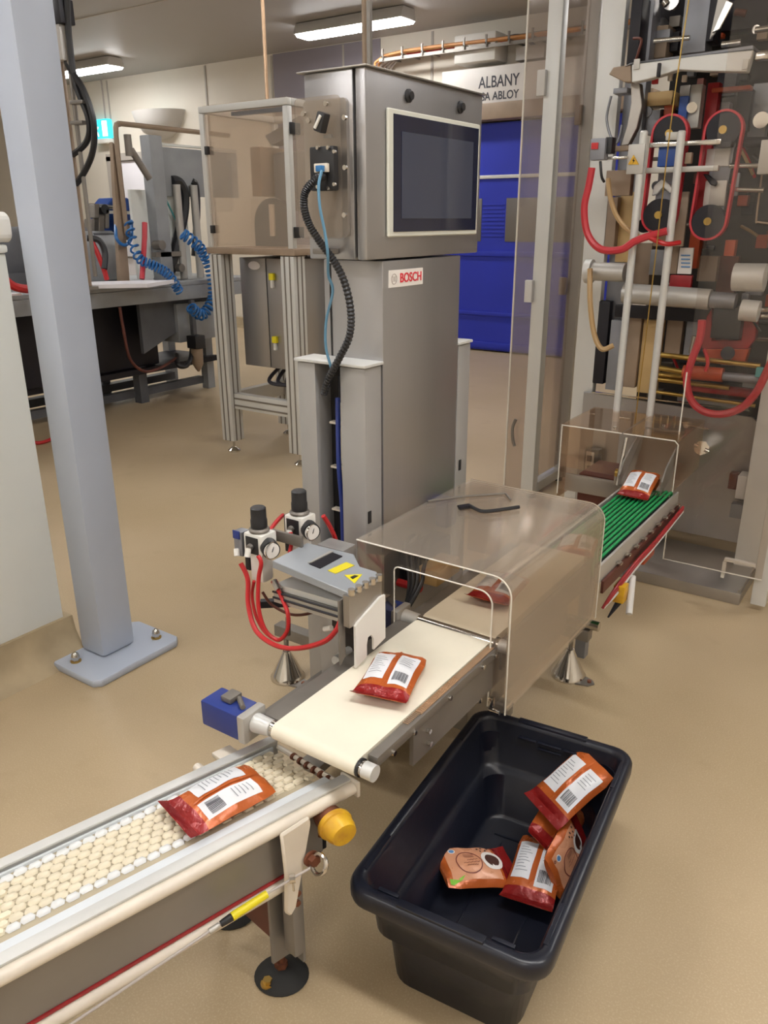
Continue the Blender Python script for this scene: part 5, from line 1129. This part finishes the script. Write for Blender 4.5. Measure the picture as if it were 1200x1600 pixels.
qpoly('slanted_plate', [(1108, 62), (1122, -4), (1140, -4), (1128, 30), (1116, 54)], 3.9, .01, 'alu', 'slanted silver plate')
qpoly('slanted_plate', [(1112, 52), (1135, 0), (1146, 4), (1124, 46)], 3.86, .01, 'chrome')
qrod('spindle', (1022, 64, 3.9), (1078, 59, 3.9), .010, 'chrome'); qrod('spindle', (1128, 70, 3.85), (1158, 66, 3.85), .013, 'chrome'); qrod('spindle', (1180, 47, 3.9), (1215, 42, 3.9), .012, 'chrome'); qrod('spindle', (1038, 2, 3.9), (1042, 8, 3.9), .014, 'chrome')
qtube('small_cable', [(990, 60, 3.9), (1002, 62, 3.88), (998, 80, 3.88), (993, 96, 3.9)], .006, 'rustplate')
for p in ((1046, 120), (1068, 122)): qbox('white_tip', p[0]-3, p[1]-5, p[0]+4, p[1]+6, 3.85, .02, 'cream', bev=.003)
qbox('red_tip', 1018, 122, 1027, 131, 3.80, .02, 'red', bev=.003); qbox('tip_stem', 1026, 98, 1031, 120, 3.66, .02, 'machdark')
qrod('socket_screw', (1081, 168, 3.9), (1081, 168, 3.919), .022, 'chrome'); qtube('coil_wire', [(955, 150, 3.95), (948, 185, 3.95), (955, 215, 3.95), (965, 222, 3.95), (972, 195, 3.95)], .006, 'machgrey')
# pull belts: four wheels, two belts
def belt_pair(T_, Bt, Y, label):
    a_, c_ = Q(T_[0], T_[1], Y), Q(Bt[0], Bt[1], Y); r = .067
    def outline(rr):
        ang = math.atan2(c_.x-a_.x, -(c_.z-a_.z))
        top_ = [(a_.x+rr*math.cos(rad(k)), a_.z+rr*math.sin(rad(k))) for k in range(0, 181, 15)]
        bot_ = [(c_.x+rr*math.cos(rad(k)), c_.z+rr*math.sin(rad(k))) for k in range(180, 361, 15)]
        return top_+bot_
    bp_ = part('backing_plate', B().prism([(x, z) for x, z in outline(r*.62)], 'y', Y+.05, Y+.07), 'machgrey', mc)
    o_, i_ = outline(r+.010), outline(r+.001); q = B(); n = len(o_)
    for k in range(n):
        j = (k+1) % n
        V_ = [[q.bm.verts.new((p[0], y, p[1])) for p in (o_[k], o_[j], i_[j], i_[k])] for y in (Y-.012, Y+.03)]
        for m_ in range(4): q.bm.faces.new((V_[0][m_], V_[0][(m_+1) % 4], V_[1][(m_+1) % 4], V_[1][m_]))
        q.bm.faces.new(V_[0][::-1]); q.bm.faces.new(V_[1])
    part('pull_belt', q, 'pinkred', mc, label)
    for c2 in (a_, c_):
        wl = part('pull_wheel', B().cyl((c2.x, Y-.010, c2.z), (c2.x, Y+.028, c2.z), r, n=32), 'machdark', mc)
        part('wheel_hub', B().cyl((c2.x, Y-.020, c2.z), (c2.x, Y-.0105, c2.z), .016, n=14), 'brass', wl)
belt_pair((1047, 209), (1030, 336), 3.76, 'red belt round the left pair of wheels')
belt_pair((1131, 203), (1107, 346), 3.76, 'red belt round the right pair of wheels')
qbox('belt_carrier', 1103, 232, 1140, 260, 3.80, .02, 'alu_white'); qbox('belt_carrier', 1100, 282, 1134, 322, 3.80, .02, 'alu'); qpoly('belt_arm', [(1098, 272), (1106, 272), (1120, 284), (1118, 291), (1110, 289)], 3.77, .02, 'machdark')
qbox('belt_carrier', 1024, 300, 1072, 385, 3.85, .02, 'beige'); qpoly('clamp_fork', [(1018, 306), (1022, 290), (1034, 280), (1046, 288), (1054, 300), (1046, 302), (1036, 292), (1026, 304)], 3.78, .02, 'alu_white')
br = qbox('cross_bar', 1014, 220, 1126, 228, 3.70, .03, 'chrome'); qbox('cross_bar', 1008, 260, 1122, 269, 3.71, .03, 'alu'); qbox('cross_bar', 1122, 220, 1142, 230, 3.72, .05, 'machdark')
qrod('cross_shaft', (1140, 259, 3.78), (1186, 259, 3.78), .010, 'chrome'); qrod('cross_shaft', (1150, 296, 3.80), (1194, 297, 3.80), .010, 'chrome'); qrod('cross_shaft', (1142, 222, 3.85), (1200, 222, 3.85), .02, 'machdark')
qbox('servo_motor', 1028, 226, 1062, 260, 3.72, .035, 'blueclamp', 'dark blue servo block'); qbox('motor_fitting', 1040, 206, 1064, 219, 3.70, .04, 'alu'); qbox('motor_fitting', 1070, 238, 1080, 256, 3.72, .03, 'beige')
qbox('bearing_block', 1186, 218, 1215, 272, 3.75, .06, 'alu', 'pale bearing block'); qbox('link_plate', 1144, 270, 1154, 306, 3.8, .02, 'machgrey')
qbox('orange_plate', 1152, 305, 1168, 322, 3.95, .05, 'orange'); qbox('orange_plate', 1132, 375, 1148, 400, 3.9, .05, 'orange', bev=.002); qbox('dark_cabinet', 1180, 270, 1215, 345, 3.85, .06, 'dark')
qtube('cabinet_rim', [(1192, 262, 3.84), (1182, 340, 3.84), (1186, 347, 3.84), (1215, 350, 3.84)], .004, 'beige')
# switch box, warning plate, hoses
sb = qbox('switch_box', 922, 216, 945, 250, 3.60, .05, 'machgrey', 'grey switch box with a red mark'); qbox('red_mark', 924, 223, 934, 233, 3.592, .007, 'red', par=sb, bev=0)
qbox('switch_socket', 945, 214, 956, 240, 3.62, .05, 'black', par=sb); qbox('switch_arm', 948, 244, 980, 249, 3.64, .02, 'chrome')
qbox('switch_carrier', 948, 228, 982, 236, 3.72, .04, 'beige'); qbox('switch_carrier', 946, 266, 985, 306, 3.80, .05, 'beige')
wp = qbox('warning_plate', 980, 225, 1006, 272, 3.66, .01, 'alu', 'grey plate with a warning triangle')
qpoly('warning_triangle', [(981, 257), (998, 257), (990, 242)], 3.655, .004, 'yellow', par=wp, bev=0); qpoly('flash_symbol', [(988.5, 255), (991.5, 250), (989.5, 250), (991, 246), (988, 251.5), (990, 251.5)], 3.652, .0025, 'dark', par=wp, bev=0)
qtube('red_hose', [(925, 262, 3.60), (920, 290, 3.60), (913, 325, 3.60), (918, 365, 3.60), (938, 389, 3.60), (970, 390, 3.60), (990, 378, 3.62), (1010, 370, 3.64), (1042, 361, 3.66)], .016, 'pinkred', 'thick red hose looping under the switch box')
qtube('red_hose', [(1016, 372, 3.64), (1040, 381, 3.64), (1062, 379, 3.70)], .010, 'red')
qtube('tan_hose', [(950, 280, 3.75), (954, 310, 3.72), (965, 340, 3.7), (985, 362, 3.7), (1002, 372, 3.7)], .011, 'tanhose', 'tan hose behind the red hose')
qtube('tan_hose', [(922, 420, 3.75), (922, 470, 3.72), (928, 520, 3.72), (940, 545, 3.72), (958, 540, 3.75)], .013, 'tanhose', 'tan hose curving beside the left rod')
qtube('black_lead', [(938, 252, 3.62), (940, 275, 3.62), (944, 284, 3.64)], .006, 'black')
for i, (x0, y0, x1, y1, Y, m_) in enumerate(((945, 308, 962, 395, 4.0, 'beige'), (965, 300, 990, 410, 4.05, 'tan'), (990, 380, 1015, 470, 4.1, 'beige'), (1015, 390, 1040, 430, 4.05, 'machgrey'), (930, 470, 948, 600, 4.0, 'machdark'), (950, 500, 972, 610, 3.98, 'machgrey'), (978, 480, 998, 606, 4.0, 'beige'), (1000, 500, 1030, 615, 4.02, 'tan'), (1040, 490, 1065, 560, 4.05, 'beige'), (1070, 500, 1090, 560, 4.05, 'machgrey'), (1090, 400, 1120, 440, 4.1, 'beige'), (1120, 400, 1150, 470, 4.15, 'rustplate'))):
    qbox('rear_column', x0, y0, x1, y1, Y, .05, m_)
lb = qbox('instruction_label', 1060, 387, 1082, 428, 3.92, .01, 'labelwhite', 'white instruction label', bev=.001)
for k in range(4): qbox('label_line', 1064, 398+k*6, 1078, 400+k*6, 3.915, .004, 'bagblue', par=lb, bev=0)
qbox('red_panel', 1046, 430, 1080, 452, 3.92, .03, 'redmach', 'red panel'); qbox('label_carrier', 1044, 385, 1059, 428, 3.93, .03, 'beige')
# rollers & jaws
qrod('film_roller', (927, 424, 3.82), (977, 426, 3.82), .042, 'alu', 'short grey roller'); qrod('roller_end', (916, 424, 3.82), (926, 424, 3.82), .055, 'alu_white')
qrod('film_roller', (975, 458, 3.80), (1110, 468, 3.80), .045, 'alu', 'long grey roller'); qrod('roller_collar', (1111, 468, 3.80), (1150, 471, 3.80), .035, 'machgrey')
qrod('film_roller', (1147, 433, 3.78), (1196, 434, 3.78), .058, 'alu_white', 'white roller at the right'); qrod('roller_end', (1158, 484, 3.78), (1186, 487, 3.78), .045, 'alu_white'); 
for y in (425, 433, 484, 494): qrod('spring_rod', (1190, y, 3.82), (1214, y, 3.82), .010, 'chrome')
qbox('jaw_block', 1112, 480, 1158, 530, 3.80, .10, 'black', 'black sealing jaw block'); qpoly('jaw_casting', [(1096, 545), (1104, 495), (1112, 482), (1112, 532), (1158, 532), (1160, 490), (1182, 500), (1180, 530), (1168, 545)], 3.86, .06, 'redmach', 'red jaw casting')
qpoly('lower_casting', [(1098, 546), (1170, 546), (1162, 572), (1110, 566)], 3.84, .06, 'orange'); qrod('hex_bolt', (1137, 552, 3.80), (1137, 552, 3.838), .030, 'machdark'); 
qbox('dark_beam', 960, 480, 1110, 500, 3.95, .04, 'machdark'); qpoly('lever', [(1172, 498), (1176, 498), (1190, 518), (1186, 520)], 3.8, .01, 'black'); qrod('bright_pin', (1086, 525, 3.8), (1080, 552, 3.8), .012, 'chrome')
for (a_, c_, r_, m_, Y) in (((1030, 554), (1188, 572), .012, 'brass', 3.80), ((1024, 574), (1066, 581), .013, 'brass', 3.80), ((1068, 581), (1130, 586), .032, 'orange', 3.80), ((1130, 588), (1186, 593), .02, 'machgrey', 3.80), ((1030, 585), (1066, 589), .011, 'brass', 3.86), ((1024, 592), (1140, 606), .012, 'brass', 3.86), ((1024, 612), (1180, 634), .009, 'brass', 3.90), ((1080, 604), (1184, 616), .022, 'redmach', 3.90), ((1060, 620), (1170, 634), .02, 'machgrey', 3.93)):
    qrod('cross_rod', (a_[0], a_[1], Y), (c_[0], c_[1], Y), r_, m_)
qtube('red_hose', [(1097, 500, 3.72), (1093, 530, 3.72), (1080, 565, 3.70), (1073, 595, 3.70), (1080, 625, 3.70), (1100, 643, 3.70), (1130, 647, 3.70), (1160, 636, 3.70), (1182, 612, 3.70), (1196, 585, 3.70), (1215, 545, 3.70)], .017, 'pinkred', 'big red hose loop in front of the lower rods')
qtube('red_hose', [(1100, 545, 3.74), (1106, 565, 3.74), (1102, 580, 3.74)], .008, 'red'); qbox('blue_fitting', 1180, 575, 1200, 590, 3.76, .03, 'teal'); 
qbox('knob_cluster', 1160, 592, 1180, 606, 3.83, .04, 'machgrey')

rg = random.Random(21)
for i in range(95):
    px, py = rg.uniform(1002, 1205), rg.uniform(0, 610); Y = rg.uniform(4.12, 4.4); w_, h_ = rg.uniform(6, 26), rg.uniform(5, 24)
    k = rg.random()
    m_ = rg.choice(('machgrey', 'machdark', 'machdark', 'rustplate', 'beige', 'dullsteel', 'machback', 'machgrey', 'orange'))
    if k < .45: qbox('machine_fitting', px, py, px+w_, py+h_, Y, .05, m_, bev=.003)
    elif k < .75: qrod('machine_rod', (px, py, Y), (px+w_*2, py+rg.uniform(-1, 3), Y), rg.uniform(.006, .016), rg.choice(('chrome', 'dullsteel', 'machdark', 'rustplate')))
    elif k < .9: c_ = Q(px, py, Y-.03); part('machine_wheel', B().cyl((c_.x, Y-.05, c_.z), (c_.x, Y-.02, c_.z), rg.uniform(.015, .04), n=16), rg.choice(('machdark', 'machgrey', 'chrome')), mc)
    else: qtube('machine_cable', [(px, py, Y), (px+w_*.5, py+h_, Y-.03), (px+w_, py+h_*2.2, Y)], .007, rg.choice(('black', 'red', 'tanhose', 'blue')))
# guard sheet in front of the right half
t = thing('machine_guard_door', 'large clear acrylic guard door in front of the packaging machine', 'guard door', (-.62, 3.44, .15))
gx0, gx1, gz0 = -.838, -.425, .155
part('sheet', B().box((gx0, 3.445, gz0), (gx1, 3.451, 2.9)), 'acr_guard', t)
part('sheet_edge', B().tube([(gx0, 3.443, 1.0), (gx0, 3.443, gz0), (gx1, 3.443, gz0)], .0035, 6), 'acr_edge', t)
part('frame_post', B().box((gx1-.03, 3.455, .03), (gx1+.03, 3.50, 2.9), .004), 'alu_white', t)
part('lower_hinge', B().box((gx1-.16, 3.455, .20), (gx1-.031, 3.475, .215), .003).box((gx1-.165, 3.455, .12), (gx1-.15, 3.475, .198), .003), 'white', t)
# open guard panel left of the machine
t = thing('acrylic_guard', 'tall clear acrylic guard panel in pale aluminium profiles left of the packaging machine', 'guard panel', (-1.9, 4.4, 0))
part('sheet', B().box((-2.055, 4.30, .03), (-1.94, 4.306, 3.3)), 'acr_panel', t); part('sheet_edge', B().tube([(-2.056, 4.303, .03), (-2.056, 4.303, 3.3)], .006, 6), 'acr_edge', t)
part('profile', B().box((-1.935, 4.28, .03), (-1.855, 4.35, 3.3), .005), 'alu_white', t, 'pale blue-white upright'); part('profile', B().box((-1.90, 4.70, .03), (-1.825, 4.76, 3.3), .005), 'alu', t)
part('sheet', B().box((-1.885, 4.352, .11), (-1.879, 4.70, 3.3)), 'acr_panel', t)
part('base_rail', B().box((-1.91, 4.352, .03), (-1.85, 4.699, .09), .004), 'alu', t)
for y in (4.30, 4.71): part('foot_pad', B().cyl((-1.88, y+.02, 0), (-1.88, y+.02, .029), .03, n=14), 'black', t)
def G(px, py): return ony(px, py, 4.27)
h1 = G(805, 675); part('handle', B().tube(smooth([G(806, 655), G(801, 668), G(801, 685), G(804, 697)]), .010), 'dullsteel', t)
for (px, py) in ((828, 455), (848, 130)): a_ = G(px, py); part('latch', B().box((a_.x-.025, 4.25, a_.z-.06), (a_.x+.02, 4.279, a_.z+.06), .004), 'lampbody', t)
for (px, py) in ((880, 447), (905, 180)): a_ = ony(px, py, 4.69); part('hinge', B().box((a_.x-.02, 4.67, a_.z-.05), (a_.x+.02, 4.699, a_.z+.05), .004), 'beige', t)
